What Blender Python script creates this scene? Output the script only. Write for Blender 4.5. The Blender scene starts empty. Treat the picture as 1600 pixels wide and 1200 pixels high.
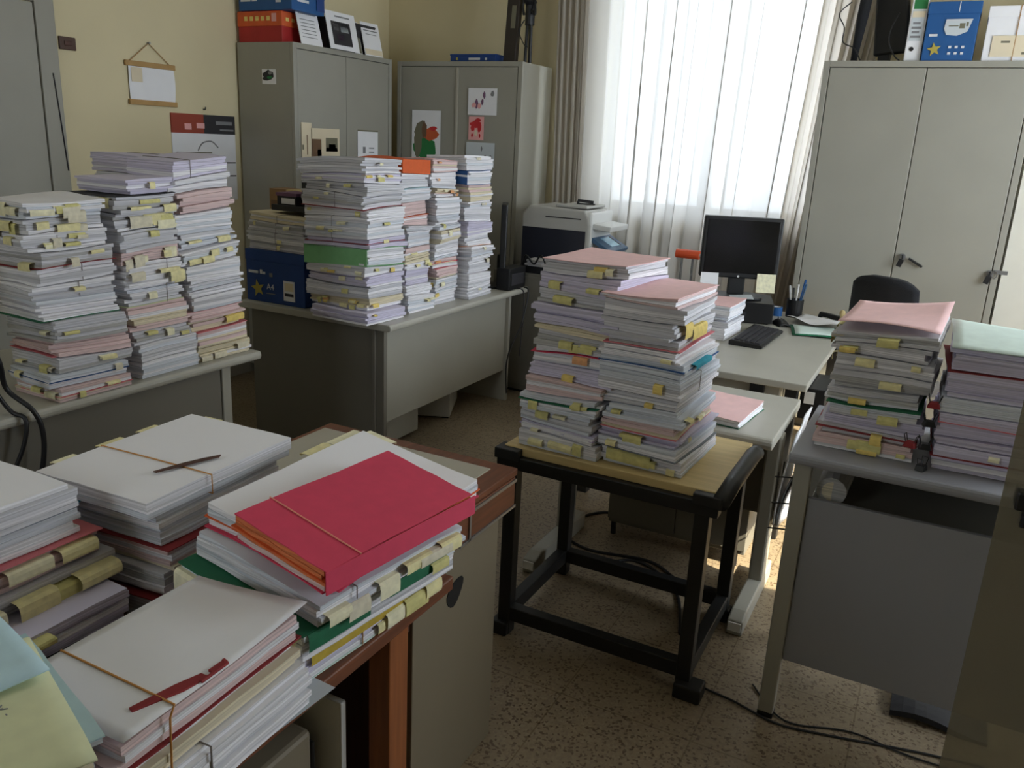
import bpy, math, random
from mathutils import Vector, Matrix
R = random.Random(7)
SC = bpy.context.scene
COL = SC.collection

# ---------------------------------------------------------------- camera
F_PX, PITCH, ROLL, YAW, CAM_H = 1290.0, math.radians(16.33), math.radians(2.8), math.radians(27.0), 1.6
fwd = Vector((-math.sin(YAW) * math.cos(PITCH), math.cos(YAW) * math.cos(PITCH), -math.sin(PITCH)))
rgt0 = Vector((math.cos(YAW), math.sin(YAW), 0))
up0 = rgt0.cross(fwd)
rgt = rgt0 * math.cos(ROLL) + up0 * math.sin(ROLL)
up = up0 * math.cos(ROLL) - rgt0 * math.sin(ROLL)
cam_data = bpy.data.cameras.new('camera')
cam_data.sensor_width = 36.0
cam_data.lens = F_PX / 1600.0 * 36.0
cam_data.clip_start = 0.02
cam = bpy.data.objects.new('camera', cam_data)
mw = Matrix((rgt, up, -fwd)).transposed().to_4x4()
mw.translation = Vector((0, 0, CAM_H))
cam.matrix_world = mw
COL.objects.link(cam)
SC.camera = cam

# ---------------------------------------------------------------- world, sun, exposure
SC.view_settings.view_transform = 'Standard'
SC.view_settings.look = 'None'
SC.view_settings.gamma = 1.0
SC.view_settings.use_curve_mapping = False
SC.view_settings.exposure = 0.50
world = bpy.data.worlds.new('overcast_sky')
SC.world = world
world.use_nodes = True
bg = world.node_tree.nodes['Background']
bg.inputs[0].default_value = (0.85, 0.91, 1.0, 1)
bg.inputs[1].default_value = 7.5

def lamp(name, kind, loc, energy, color, direction=None, size=None, portal=False):
    l = bpy.data.lights.new(name, kind)
    l.energy = energy
    l.color = color
    o = bpy.data.objects.new(name, l)
    o.location = loc
    if direction is not None:
        o.rotation_euler = Vector(direction).to_track_quat('-Z', 'Y').to_euler()
    if size:
        l.shape = 'RECTANGLE'
        l.size, l.size_y = size
    if portal:
        l.cycles.is_portal = True
    COL.objects.link(o)
    return o

sun = lamp('sun', 'SUN', (4, 3.5, 5), 15.0, (1.0, 0.88, 0.68), (-1.0, 0.30, -0.90))
sun.data.angle = math.radians(1.0)
lamp('portal_fill_window', 'AREA', (-1.9, -1.75, 1.95), 1, (1, 1, 1), (0, 1, 0), (1.0, .9), True)  # sampling portal for the added fill opening behind the camera
# sky portals in the window openings (guide sampling only)
lamp('portal_back_window', 'AREA', (-1.5, 5.80, 2.05), 1, (1, 1, 1), (0, -1, 0), (1.35, 1.75), True)
lamp('portal_side_window', 'AREA', (1.75, 3.42, 1.7), 1, (1, 1, 1), (-1, 0, 0), (2.36, 1.6), True)

# ---------------------------------------------------------------- materials
def lin(c):
    return tuple(((x / 255) / 12.92 if x / 255 <= 0.04045 else ((x / 255 + 0.055) / 1.055) ** 2.4) for x in c)

MATS = {}
def mat(name, rgb, rough=0.6, metal=0.0, noise=0.0, nscale=8.0, bump=0.0, bscale=60.0, spec=None, stretch=None):
    if name in MATS:
        return MATS[name]
    m = bpy.data.materials.new(name)
    m.use_nodes = True
    nt = m.node_tree
    p = nt.nodes['Principled BSDF']
    c = lin(rgb)
    p.inputs['Base Color'].default_value = (*c, 1)
    p.inputs['Roughness'].default_value = rough
    p.inputs['Metallic'].default_value = metal
    if spec is not None:
        p.inputs['Specular IOR Level'].default_value = spec
    if noise or bump:
        tc = nt.nodes.new('ShaderNodeTexCoord')
        mp = nt.nodes.new('ShaderNodeMapping')
        nt.links.new(tc.outputs['Object'], mp.inputs[0])
        if stretch:
            mp.inputs['Scale'].default_value = stretch
    if noise:
        n = nt.nodes.new('ShaderNodeTexNoise')
        n.inputs['Scale'].default_value = nscale
        n.inputs['Detail'].default_value = 5
        nt.links.new(mp.outputs[0], n.inputs['Vector'])
        mr = nt.nodes.new('ShaderNodeMapRange')
        mr.inputs['From Min'].default_value = 0.3
        mr.inputs['From Max'].default_value = 0.7
        mr.inputs['To Min'].default_value = 1 - noise
        mr.inputs['To Max'].default_value = 1 + noise * 0.6
        nt.links.new(n.outputs[0], mr.inputs[0])
        mx = nt.nodes.new('ShaderNodeMix')
        mx.data_type = 'RGBA'
        mx.blend_type = 'MULTIPLY'
        mx.inputs[0].default_value = 1.0
        mx.inputs[6].default_value = (*c, 1)
        nt.links.new(mr.outputs[0], mx.inputs[7])
        nt.links.new(mx.outputs[2], p.inputs['Base Color'])
    if bump:
        n2 = nt.nodes.new('ShaderNodeTexNoise')
        n2.inputs['Scale'].default_value = bscale
        nt.links.new(mp.outputs[0], n2.inputs['Vector'])
        b = nt.nodes.new('ShaderNodeBump')
        b.inputs['Strength'].default_value = bump
        b.inputs['Distance'].default_value = 0.01
        nt.links.new(n2.outputs[0], b.inputs['Height'])
        nt.links.new(b.outputs[0], p.inputs['Normal'])
    MATS[name] = m
    return m

def paper(name, rgb, lines=0.36):
    """paper: plain on its flat side, thin sheet lines on the cut edges of a pile"""
    m = bpy.data.materials.new(name)
    m.use_nodes = True
    nt = m.node_tree
    p = nt.nodes['Principled BSDF']
    p.inputs['Roughness'].default_value = 0.85
    p.inputs['Specular IOR Level'].default_value = 0.2
    c = lin(rgb)
    tc = nt.nodes.new('ShaderNodeTexCoord')
    oi = nt.nodes.new('ShaderNodeObjectInfo')
    mp = nt.nodes.new('ShaderNodeMapping')
    mp.inputs['Scale'].default_value = (2.0, 2.0, 330.0)
    nt.links.new(tc.outputs['Object'], mp.inputs[0])
    n = nt.nodes.new('ShaderNodeTexNoise')
    n.noise_dimensions = '4D'
    n.inputs['Scale'].default_value = 1.0
    n.inputs['Detail'].default_value = 3
    nt.links.new(mp.outputs[0], n.inputs['Vector'])
    ml = nt.nodes.new('ShaderNodeMath'); ml.operation = 'MULTIPLY'; ml.inputs[1].default_value = 50
    nt.links.new(oi.outputs['Random'], ml.inputs[0])
    nt.links.new(ml.outputs[0], n.inputs['W'])
    mr = nt.nodes.new('ShaderNodeMapRange')
    mr.inputs['From Min'].default_value = 0.32
    mr.inputs['From Max'].default_value = 0.62
    mr.inputs['To Min'].default_value = 1 - lines
    mr.inputs['To Max'].default_value = 1.06
    nt.links.new(n.outputs[0], mr.inputs[0])
    g = nt.nodes.new('ShaderNodeNewGeometry')
    sx = nt.nodes.new('ShaderNodeSeparateXYZ')
    nt.links.new(g.outputs['True Normal'], sx.inputs[0])
    ab = nt.nodes.new('ShaderNodeMath'); ab.operation = 'ABSOLUTE'
    nt.links.new(sx.outputs['Z'], ab.inputs[0])
    gt = nt.nodes.new('ShaderNodeMath'); gt.operation = 'LESS_THAN'; gt.inputs[1].default_value = 0.6
    nt.links.new(ab.outputs[0], gt.inputs[0])
    mx = nt.nodes.new('ShaderNodeMix'); mx.data_type = 'RGBA'; mx.blend_type = 'MULTIPLY'
    mx.inputs[6].default_value = (*c, 1)
    nt.links.new(gt.outputs[0], mx.inputs[0])
    nt.links.new(mr.outputs[0], mx.inputs[7])
    nt.links.new(mx.outputs[2], p.inputs['Base Color'])
    MATS[name] = m
    return m

for nm, rgb in dict(white=(240, 238, 242), grey=(212, 211, 216), cream=(226, 214, 186), lilac=(214, 208, 228),
                    pinkish=(226, 200, 198), bluish=(218, 222, 230), dull=(188, 186, 184)).items():
    paper('paper_' + nm, rgb)
paper('paper_peach', (226, 130, 84))
def card(nm, rgb):
    return mat('card_' + nm, rgb, 0.75, noise=0.06, nscale=30)
for nm, rgb in dict(red=(212, 62, 92), darkred=(140, 40, 44), pink=(240, 198, 198), rose=(214, 120, 128), green=(128, 186, 128), darkgreen=(28, 106, 72),
                    mint=(212, 228, 220), blue=(38, 84, 140), teal=(40, 150, 172), skyblue=(190, 218, 226), orange=(216, 96, 44),
                    peach=(236, 176, 140), yellow=(214, 190, 84), palegreen=(216, 218, 176), lilac=(168, 152, 190), black=(38, 38, 42), grey=(120, 124, 128),
                    magenta=(220, 60, 100), ochre=(176, 128, 44), white=(220, 220, 222)).items():
    card(nm, rgb)
for nm, rgb in dict(a=(236, 226, 172), b=(240, 234, 200), c=(216, 208, 140), d=(232, 206, 120), e=(222, 214, 190), f=(230, 170, 120), teal=(40, 160, 186), dgreen=(28, 106, 72), ochre=(196, 168, 62), gold=(172, 124, 44)).items():
    mat('tab_' + nm, rgb, 0.8, noise=0.15, nscale=60)
mat('twine', (168, 130, 84), 0.8); mat('rubber', (200, 140, 70), 0.6); mat('string_grey', (120, 112, 108), 0.8); mat('string_pink', (232, 150, 130), 0.7)
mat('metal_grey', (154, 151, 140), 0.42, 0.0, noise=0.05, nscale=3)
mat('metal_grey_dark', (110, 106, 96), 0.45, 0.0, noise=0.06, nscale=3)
mat('metal_bluegrey', (140, 140, 145), 0.45, noise=0.04, nscale=3)
mat('desk_top', (174, 171, 160), 0.38, noise=0.05, nscale=6)
mat('desk_edge', (170, 164, 150), 0.5)
mat('laminate', (176, 170, 154), 0.4, noise=0.05, nscale=5)
mat('beige_steel', (132, 121, 102), 0.45, noise=0.05, nscale=3)
mat('wood_brown', (112, 64, 38), 0.5, noise=0.28, nscale=6, stretch=(14, 1, 14))
mat('wood_dark', (74, 40, 26), 0.5, noise=0.25, nscale=6, stretch=(14, 14, 1))
mat('wood_orange', (150, 88, 48), 0.5, noise=0.22, nscale=6, stretch=(14, 14, 1))
mat('wood_pale', (206, 182, 128), 0.55, noise=0.12, nscale=5, stretch=(1, 12, 12))
mat('hanger_wood', (176, 138, 84), 0.6, noise=0.15, nscale=10)
mat('black_steel', (40, 40, 40), 0.45, 0.3, noise=0.1, nscale=10)
mat('black_plastic', (22, 22, 24), 0.42, noise=0.05)
mat('black_fabric', (26, 27, 32), 0.95, bump=0.3, bscale=300)
mat('screen', (12, 13, 15), 0.16)
mat('dark_void', (26, 24, 22), 0.9)
mat('rubber_black', (18, 18, 18), 0.6)
mat('chrome', (190, 190, 192), 0.25, 0.9)
mat('steel', (150, 150, 150), 0.35, 0.8)
mat('plastic_white', (222, 222, 220), 0.4)
mat('plastic_grey', (176, 174, 168), 0.45, noise=0.03)
mat('plastic_navy', (26, 28, 40), 0.4)
mat('plastic_blue', (70, 100, 130), 0.35)
mat('lcd', (170, 214, 236), 0.2)
mat('box_blue', (24, 84, 144), 0.55, noise=0.06, nscale=12)
mat('box_navy', (22, 62, 128), 0.55, noise=0.06, nscale=12)
mat('box_red', (170, 34, 34), 0.55, noise=0.1, nscale=12)
mat('box_orange', (214, 92, 40), 0.55, noise=0.12, nscale=14)
mat('cardboard', (150, 116, 78), 0.8, noise=0.1, nscale=20)
mat('print_white', (214, 216, 220), 0.7); mat('print_dark', (44, 42, 46), 0.7); mat('print_grey', (128, 128, 130), 0.7)
mat('print_gold', (176, 160, 70), 0.6); mat('print_red', (196, 44, 48), 0.7); mat('print_green', (40, 120, 64), 0.7)
mat('print_brown', (112, 84, 60), 0.7); mat('print_orange', (198, 92, 50), 0.7); mat('print_purple', (120, 84, 112), 0.7)
mat('print_olive', (116, 112, 92), 0.7); mat('print_pink', (232, 170, 168), 0.7)
mat('sheet_white', (234, 233, 236), 0.8, noise=0.03); mat('sheet_cream', (222, 208, 180), 0.8, noise=0.05); mat('sheet_pale', (196, 202, 206), 0.8)
mat('wall_cream', (216, 203, 166), 0.85, noise=0.06, nscale=1.5, bump=0.05, bscale=40)
mat('ceiling_white', (226, 222, 210), 0.9, noise=0.03)
mat('marble', (196, 200, 202), 0.3, noise=0.12, nscale=8)
mat('frame_white', (214, 216, 218), 0.4)
mat('radiator_brown', (92, 76, 60), 0.7, noise=0.1)
mat('orange_plastic', (218, 84, 44), 0.45)
mat('print_rust', (150, 62, 42), 0.7)
mat('board_dark', (46, 38, 32), 0.5, noise=0.1, nscale=8)
mat('brown_plate', (74, 46, 30), 0.5)

def floor_mat():
    m = bpy.data.materials.new('terrazzo'); m.use_nodes = True
    nt = m.node_tree; p = nt.nodes['Principled BSDF']; p.inputs['Roughness'].default_value = 0.42
    tc = nt.nodes.new('ShaderNodeTexCoord')
    v = nt.nodes.new('ShaderNodeTexVoronoi'); v.inputs['Scale'].default_value = 135; v.inputs['Randomness'].default_value = 1
    nt.links.new(tc.outputs['Object'], v.inputs['Vector'])
    sp = nt.nodes.new('ShaderNodeSeparateColor'); nt.links.new(v.outputs['Color'], sp.inputs[0])
    r = nt.nodes.new('ShaderNodeValToRGB')
    e = r.color_ramp.elements
    e[0].position = 0.0; e[0].color = (*lin((120, 98, 76)), 1)
    e[1].position = 1.0; e[1].color = (*lin((190, 176, 150)), 1)
    for pos, c in ((0.1, (134, 114, 92)), (0.17, (164, 145, 118)), (0.5, (168, 150, 122)), (0.75, (173, 155, 127)), (0.88, (158, 140, 116))):
        k = e.new(pos); k.color = (*lin(c), 1)
    r.color_ramp.interpolation = 'CONSTANT'
    nt.links.new(sp.outputs[0], r.inputs[0])
    n = nt.nodes.new('ShaderNodeTexNoise'); n.inputs['Scale'].default_value = 1.6; n.inputs['Detail'].default_value = 6
    nt.links.new(tc.outputs['Object'], n.inputs['Vector'])
    mr = nt.nodes.new('ShaderNodeMapRange'); mr.inputs['From Min'].default_value = .3; mr.inputs['From Max'].default_value = .7
    mr.inputs['To Min'].default_value = 0.52; mr.inputs['To Max'].default_value = 0.80
    nt.links.new(n.outputs[0], mr.inputs[0])
    mx = nt.nodes.new('ShaderNodeMix'); mx.data_type = 'RGBA'; mx.blend_type = 'MULTIPLY'; mx.inputs[0].default_value = 1
    nt.links.new(r.outputs[0], mx.inputs[6]); nt.links.new(mr.outputs[0], mx.inputs[7])
    br = nt.nodes.new('ShaderNodeTexBrick'); br.offset = 0
    br.inputs['Color1'].default_value = br.inputs['Color2'].default_value = (1, 1, 1, 1)
    br.inputs['Mortar'].default_value = (0.7, 0.66, 0.6, 1)
    br.inputs['Scale'].default_value = 1; br.inputs['Mortar Size'].default_value = 0.0025
    br.inputs['Brick Width'].default_value = 0.4; br.inputs['Row Height'].default_value = 0.4
    nt.links.new(tc.outputs['Object'], br.inputs['Vector'])
    m2 = nt.nodes.new('ShaderNodeMix'); m2.data_type = 'RGBA'; m2.blend_type = 'MULTIPLY'; m2.inputs[0].default_value = 1
    nt.links.new(mx.outputs[2], m2.inputs[6]); nt.links.new(br.outputs[0], m2.inputs[7])
    nt.links.new(m2.outputs[2], p.inputs['Base Color'])
    MATS['terrazzo'] = m
floor_mat()

def mix_mat(name, parts):
    """parts: list of (type, color, weight) mixed one after the other"""
    m = bpy.data.materials.new(name); m.use_nodes = True
    nt = m.node_tree
    for n in list(nt.nodes):
        nt.nodes.remove(n)
    out = nt.nodes.new('ShaderNodeOutputMaterial')
    cur, tot = None, 0
    for ty, c, w in parts:
        s = nt.nodes.new(ty)
        s.inputs['Color'].default_value = (*c, 1)
        if ty == 'ShaderNodeBsdfGlossy':
            s.inputs['Roughness'].default_value = 0.06
        if cur is None:
            cur, tot = s, w
        else:
            x = nt.nodes.new('ShaderNodeMixShader')
            tot += w
            x.inputs[0].default_value = w / tot
            nt.links.new(cur.outputs[0], x.inputs[1]); nt.links.new(s.outputs[0], x.inputs[2])
            cur = x
    nt.links.new(cur.outputs[0], out.inputs[0])
    MATS[name] = m
T, D, L, G = 'ShaderNodeBsdfTransparent', 'ShaderNodeBsdfDiffuse', 'ShaderNodeBsdfTranslucent', 'ShaderNodeBsdfGlossy'
mix_mat('sheer_cloth', [(D, (0.74, 0.72, 0.69), .66), (L, (0.84, 0.83, 0.82), .12), (T, (1, 1, 1), .03)])
mix_mat('drape_cloth', [(D, (0.52, 0.48, 0.42), .62), (L, (0.55, 0.50, 0.44), .36), (T, (1, 1, 1), .02)])
mix_mat('window_glass', [(T, (0.96, 0.98, 0.98), .93), (G, (1, 1, 1), .07)])
mix_mat('dusty_glass', [(D, (0.26, 0.235, 0.18), .52), (T, (0.80, 0.78, 0.68), .44), (G, (1, 1, 1), .04)])

# ---------------------------------------------------------------- mesh helpers
class MB:
    def __init__(self):
        self.v, self.f, self.m, self.ms = [], [], [], []
    def mi(self, name):
        if name not in self.ms:
            self.ms.append(name)
        return self.ms.index(name)
    def add(self, vs, fs, mt):
        o = len(self.v); i = self.mi(mt)
        self.v += [tuple(p) for p in vs]
        for f in fs:
            self.f.append(tuple(o + k for k in f)); self.m.append(i)
        return self
    def box(self, a, b, mt, rz=0.0, rx=0.0, ry=0.0, c=None):
        x0, y0, z0 = a; x1, y1, z1 = b
        vs = [(x0, y0, z0), (x1, y0, z0), (x1, y1, z0), (x0, y1, z0), (x0, y0, z1), (x1, y0, z1), (x1, y1, z1), (x0, y1, z1)]
        if rz or rx or ry:
            cc = Vector(c) if c else Vector(((x0 + x1) / 2, (y0 + y1) / 2, (z0 + z1) / 2))
            M = Matrix.Rotation(rz, 3, 'Z') @ Matrix.Rotation(ry, 3, 'Y') @ Matrix.Rotation(rx, 3, 'X')
            vs = [tuple(cc + M @ (Vector(q) - cc)) for q in vs]
        return self.add(vs, [(0, 3, 2, 1), (4, 5, 6, 7), (0, 1, 5, 4), (1, 2, 6, 5), (2, 3, 7, 6), (3, 0, 4, 7)], mt)
    def bar(self, p, q, w, h, mt):
        p, q = Vector(p), Vector(q)
        d = (q - p).normalized()
        u = d.cross(Vector((0, 0, 1)))
        if u.length < 1e-3:
            u = Vector((1, 0, 0))
        u.normalize(); n = u.cross(d)
        vs = []
        for b in (p, q):
            for s, t in ((-1, -1), (1, -1), (1, 1), (-1, 1)):
                vs.append(b + u * s * w / 2 + n * t * h / 2)
        return self.add(vs, [(0, 3, 2, 1), (4, 5, 6, 7), (0, 1, 5, 4), (1, 2, 6, 5), (2, 3, 7, 6), (3, 0, 4, 7)], mt)
    def tube(self, pts, r, mt, n=8, closed=False):
        pts = [Vector(p) for p in pts]
        N = len(pts); rings = []
        prev = None
        for i, p in enumerate(pts):
            a = pts[(i - 1) % N] if (closed or i > 0) else p
            b = pts[(i + 1) % N] if (closed or i < N - 1) else p
            d = (b - a).normalized()
            if prev is None:
                u = d.orthogonal().normalized()
            else:
                u = (prev - d * prev.dot(d))
                u = u.normalized() if u.length > 1e-6 else d.orthogonal().normalized()
            prev = u
            w = d.cross(u)
            rr = r[i] if isinstance(r, (list, tuple)) else r
            rings.append([p + (u * math.cos(2 * math.pi * k / n) + w * math.sin(2 * math.pi * k / n)) * rr for k in range(n)])
        vs = [q for ring in rings for q in ring]; fs = []
        for i in range(N if closed else N - 1):
            j = (i + 1) % N
            for k in range(n):
                l = (k + 1) % n
                fs.append((i * n + k, i * n + l, j * n + l, j * n + k))
        if not closed:
            fs.append(tuple(range(n - 1, -1, -1))); fs.append(tuple((N - 1) * n + k for k in range(n)))
        return self.add(vs, fs, mt)
    def cyl(self, p, q, r, mt, n=20, r2=None):
        return self.tube([p, q], [r, r if r2 is None else r2], mt, n)
    def lathe(self, c, prof, mt, n=24):
        vs, fs = [], []
        for r, z in prof:
            for k in range(n):
                a = 2 * math.pi * k / n
                vs.append((c[0] + r * math.cos(a), c[1] + r * math.sin(a), c[2] + z))
        for i in range(len(prof) - 1):
            for k in range(n):
                l = (k + 1) % n
                fs.append((i * n + k, i * n + l, (i + 1) * n + l, (i + 1) * n + k))
        fs.append(tuple(range(n - 1, -1, -1))); fs.append(tuple((len(prof) - 1) * n + k for k in range(n)))
        return self.add(vs, fs, mt)
    def prism(self, poly, axis, a, b, mt):
        """poly: 2-D outline; axis 'x','y','z' is the extrusion axis"""
        def P(u, w, t):
            return {'x': (t, u, w), 'y': (u, t, w), 'z': (u, w, t)}[axis]
        n = len(poly)
        vs = [P(u, w, a) for u, w in poly] + [P(u, w, b) for u, w in poly]
        fs = [tuple(range(n)), tuple(range(2 * n - 1, n - 1, -1))] + [(i, i + n, (i + 1) % n + n, (i + 1) % n) for i in range(n)]
        return self.add(vs, fs, mt)
    def grid(self, fn, nu, nv, mt, th=None):
        """fn(u,v)->top point, th>0 gives it a thickness downwards"""
        vs, fs = [], []
        W = nv + 1
        for i in range(nu + 1):
            for j in range(nv + 1):
                vs.append(fn(i / nu, j / nv))
        for i in range(nu):
            for j in range(nv):
                fs.append((i * W + j, (i + 1) * W + j, (i + 1) * W + j + 1, i * W + j + 1))
        if th:
            o = len(vs)
            vs += [(p[0], p[1], p[2] - th) for p in vs]
            fs += [tuple(o + k for k in reversed(f)) for f in list(fs)]
            rim = [i * W for i in range(nu + 1)] + [nu * W + j for j in range(1, W)] + [i * W + nv for i in range(nu - 1, -1, -1)] + [j for j in range(nv - 1, 0, -1)]
            for k in range(len(rim)):
                a, b = rim[k], rim[(k + 1) % len(rim)]
                fs.append((b, a, a + o, b + o))
        return self.add(vs, fs, mt)
    def build(self, name, parent=None, bevel=0.0, smooth=False, local=False, loc=None):
        me = bpy.data.meshes.new(name)
        off = Vector((0, 0, 0))
        if not local:
            if parent is not None:
                q = parent
                while q is not None:
                    off += q.location; q = q.parent
            elif loc is None:
                xs = [p[0] for p in self.v]; ys = [p[1] for p in self.v]; zs = [p[2] for p in self.v]
                loc = ((min(xs) + max(xs)) / 2, (min(ys) + max(ys)) / 2, min(zs))
                off = Vector(loc)
            else:
                off = Vector(loc)
        me.from_pydata([(p[0] - off.x, p[1] - off.y, p[2] - off.z) for p in self.v], [], self.f)
        for n in self.ms:
            me.materials.append(MATS[n])
        me.polygons.foreach_set('material_index', self.m)
        if smooth:
            me.polygons.foreach_set('use_smooth', [True] * len(self.f))
        me.update()
        o = bpy.data.objects.new(name, me)
        COL.objects.link(o)
        if parent is not None:
            o.parent = parent
        elif loc is not None:
            o.location = loc
        if bevel:
            b = o.modifiers.new('bevel', 'BEVEL'); b.width = bevel; b.segments = 2; b.limit_method = 'ANGLE'; b.angle_limit = math.radians(40)
        return o

def tag(o, label, cat, group=None):
    o['label'] = label; o['category'] = cat
    if group:
        o['group'] = group
    return o
def thing(name, label, cat, loc, rz=0.0, group=None):
    o = bpy.data.objects.new(name, None)
    o.empty_display_size = 0.05
    COL.objects.link(o)
    o.location = loc; o.rotation_euler = (0, 0, rz)
    return tag(o, label, cat, group)
def struct(o):
    o['kind'] = 'structure'
    return o
def smooth_path(pts, k=8):
    """Catmull-Rom through the points"""
    P = [Vector(p) for p in pts]; out = []
    for i in range(len(P) - 1):
        a, b, c, d = P[max(i - 1, 0)], P[i], P[i + 1], P[min(i + 2, len(P) - 1)]
        for s in range(k):
            t = s / k
            out.append(0.5 * ((2 * b) + (c - a) * t + (2 * a - 5 * b + 4 * c - d) * t * t + (3 * b - a - 3 * c + d) * t ** 3))
    out.append(P[-1])
    return out
def rounded(w, h, r, n=5):
    pts = []
    for cx, cy, a0 in ((w / 2 - r, h / 2 - r, 0), (-w / 2 + r, h / 2 - r, 90), (-w / 2 + r, -h / 2 + r, 180), (w / 2 - r, -h / 2 + r, 270)):
        for k in range(n + 1):
            a = math.radians(a0 + 90 * k / n)
            pts.append((cx + r * math.cos(a), cy + r * math.sin(a)))
    return pts
def lettering(name, s, size, mt, parent, M, label=None):
    """flat lettering as a mesh; M places its x-right, y-up plane in the parent's space"""
    cu = bpy.data.curves.new('lettering', 'FONT'); cu.body = s; cu.size = size; cu.extrude = 0.0004
    cu.align_x = 'CENTER'; cu.align_y = 'CENTER'
    t = bpy.data.objects.new('lettering', cu); COL.objects.link(t)
    dg = bpy.context.evaluated_depsgraph_get(); dg.update()
    me = bpy.data.meshes.new_from_object(t.evaluated_get(dg))
    bpy.data.objects.remove(t); 
    me.transform(M)
    me.materials.clear(); me.materials.append(MATS[mt])
    o = bpy.data.objects.new(name, me); COL.objects.link(o); o.parent = parent
    return o
def face_M(origin, right, upv):
    r, u = Vector(right).normalized(), Vector(upv).normalized()
    m = Matrix((r, u, r.cross(u))).transposed().to_4x4(); m.translation = Vector(origin)
    return m
# ---------------------------------------------------------------- room shell
XL, XR, YB, YF, ZC = -4.10, 1.60, 5.65, -1.60, 3.20
struct(MB().box((XL - .2, YF - .2, -.15), (XR + .2, YB + .2, 0), 'terrazzo').build('floor', loc=(0, 0, 0)))
struct(MB().box((XL - .2, YF - .2, ZC), (XR + .2, YB + .2, ZC + .15), 'ceiling_white').build('ceiling'))
struct(MB().box((XL - .2, YF - .2, 0), (XL, YB + .2, ZC), 'wall_cream').build('wall_left'))
w = MB()
RX0, RX1, RZ0, RZ1 = -2.40, -1.40, 1.50, 2.40  # unseen opening, added so fill light enters from behind the camera
w.box((XL, YF - .2, 0), (RX0, YF, ZC), 'wall_cream').box((RX1, YF - .2, 0), (XR, YF, ZC), 'wall_cream')
w.box((RX0, YF - .2, 0), (RX1, YF, RZ0), 'wall_cream').box((RX0, YF - .2, RZ1), (RX1, YF, ZC), 'wall_cream')
struct(w.build('wall_front'))
WX0, WX1, WZ0, WZ1 = -2.26, -0.80, 1.17, 2.95
w = MB()
w.box((XL, YB, 0), (WX0, YB + .2, ZC), 'wall_cream').box((WX1, YB, 0), (XR, YB + .2, ZC), 'wall_cream')
w.box((WX0, YB, 0), (WX1, YB + .2, WZ0), 'wall_cream').box((WX0, YB, WZ1), (WX1, YB + .2, ZC), 'wall_cream')
struct(w.build('wall_back'))
SY0, SY1, SZ0, SZ1 = 2.24, 4.60, 0.90, 2.50
w = MB()
w.box((XR, YF - .2, 0), (XR + .2, SY0, ZC), 'wall_cream').box((XR, SY1, 0), (XR + .2, YB, ZC), 'wall_cream')
w.box((XR, SY0, 0), (XR + .2, SY1, SZ0), 'wall_cream').box((XR, SY0, SZ1), (XR + .2, SY1, ZC), 'wall_cream')
struct(w.build('wall_right'))
def window(name, axis, a0, a1, z0, z1, t):
    f = MB()
    def bx(p0, p1, q0, q1, d=.05):
        if axis == 'x':
            f.box((p0, t - d / 2, q0), (p1, t + d / 2, q1), 'frame_white')
        else:
            f.box((t - d / 2, p0, q0), (t + d / 2, p1, q1), 'frame_white')
    bx(a0, a0 + .05, z0, z1); bx(a1 - .05, a1, z0, z1); bx(a0 + .05, a1 - .05, z0, z0 + .06); bx(a0 + .05, a1 - .05, z1 - .06, z1)
    mid = (a0 + a1) / 2
    bx(mid - .045, mid + .045, z0 + .06, z1 - .06)
    o = struct(f.build(name, bevel=.004))
    for s, (p0, p1) in enumerate(((a0 + .05, mid - .045), (mid + .045, a1 - .05))):
        g = MB()
        if axis == 'x':
            g.box((p0, t - .003, z0 + .06), (p1, t + .003, z1 - .06), 'window_glass')
        else:
            g.box((t - .003, p0, z0 + .06), (t + .003, p1, z1 - .06), 'window_glass')
        g.build('pane', o)
    return o
window('window_1', 'x', WX0, WX1, WZ0, WZ1, YB + .14)
window('window_2', 'y', SY0, SY1, SZ0, SZ1, XR + .14)
window('fill_window', 'x', RX0, RX1, RZ0, RZ1, YF - .14)  # added behind the camera for fill light, never in view
s = struct(MB().box((WX0 - .04, YB - .025, WZ0 - .03), (-0.78, YB + .10, WZ0), 'marble').build('trim_1', bevel=.004))
s['label'] = 'grey marble window sill'
struct(MB().box((.305, 5.40, 0), (.80, YB, ZC), 'ceiling_white').build('trim_2'))
struct(MB().box((XL, 2.84, 0), (XL + .012, YB, .09), 'desk_edge').build('baseboard_left'))
struct(MB().box((XL + .012, YB - .012, 0), (.305, YB, .09), 'desk_edge').build('baseboard_back'))

# grey door at the far left, in the left wall
d = MB()
d.box((XL, 1.88, 0), (XL + .03, 1.98, 2.14), 'metal_grey').box((XL, 2.74, 0), (XL + .03, 2.84, 2.20), 'metal_grey').box((XL, 1.88, 2.14), (XL + .03, 2.74, 2.20), 'metal_grey')
door = struct(d.build('door_1', bevel=.003))
dl = MB().box((XL, 1.985, .01), (XL + .022, 2.735, 2.135), 'metal_grey').build('door_leaf', door, bevel=.002)
MB().tube(smooth_path([(XL + .03, 2.05, 1.02), (XL + .075, 2.05, 1.02), (XL + .08, 2.16, 1.02)]), .009, 'steel', 8).build('door_handle', door, smooth=True)

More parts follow.
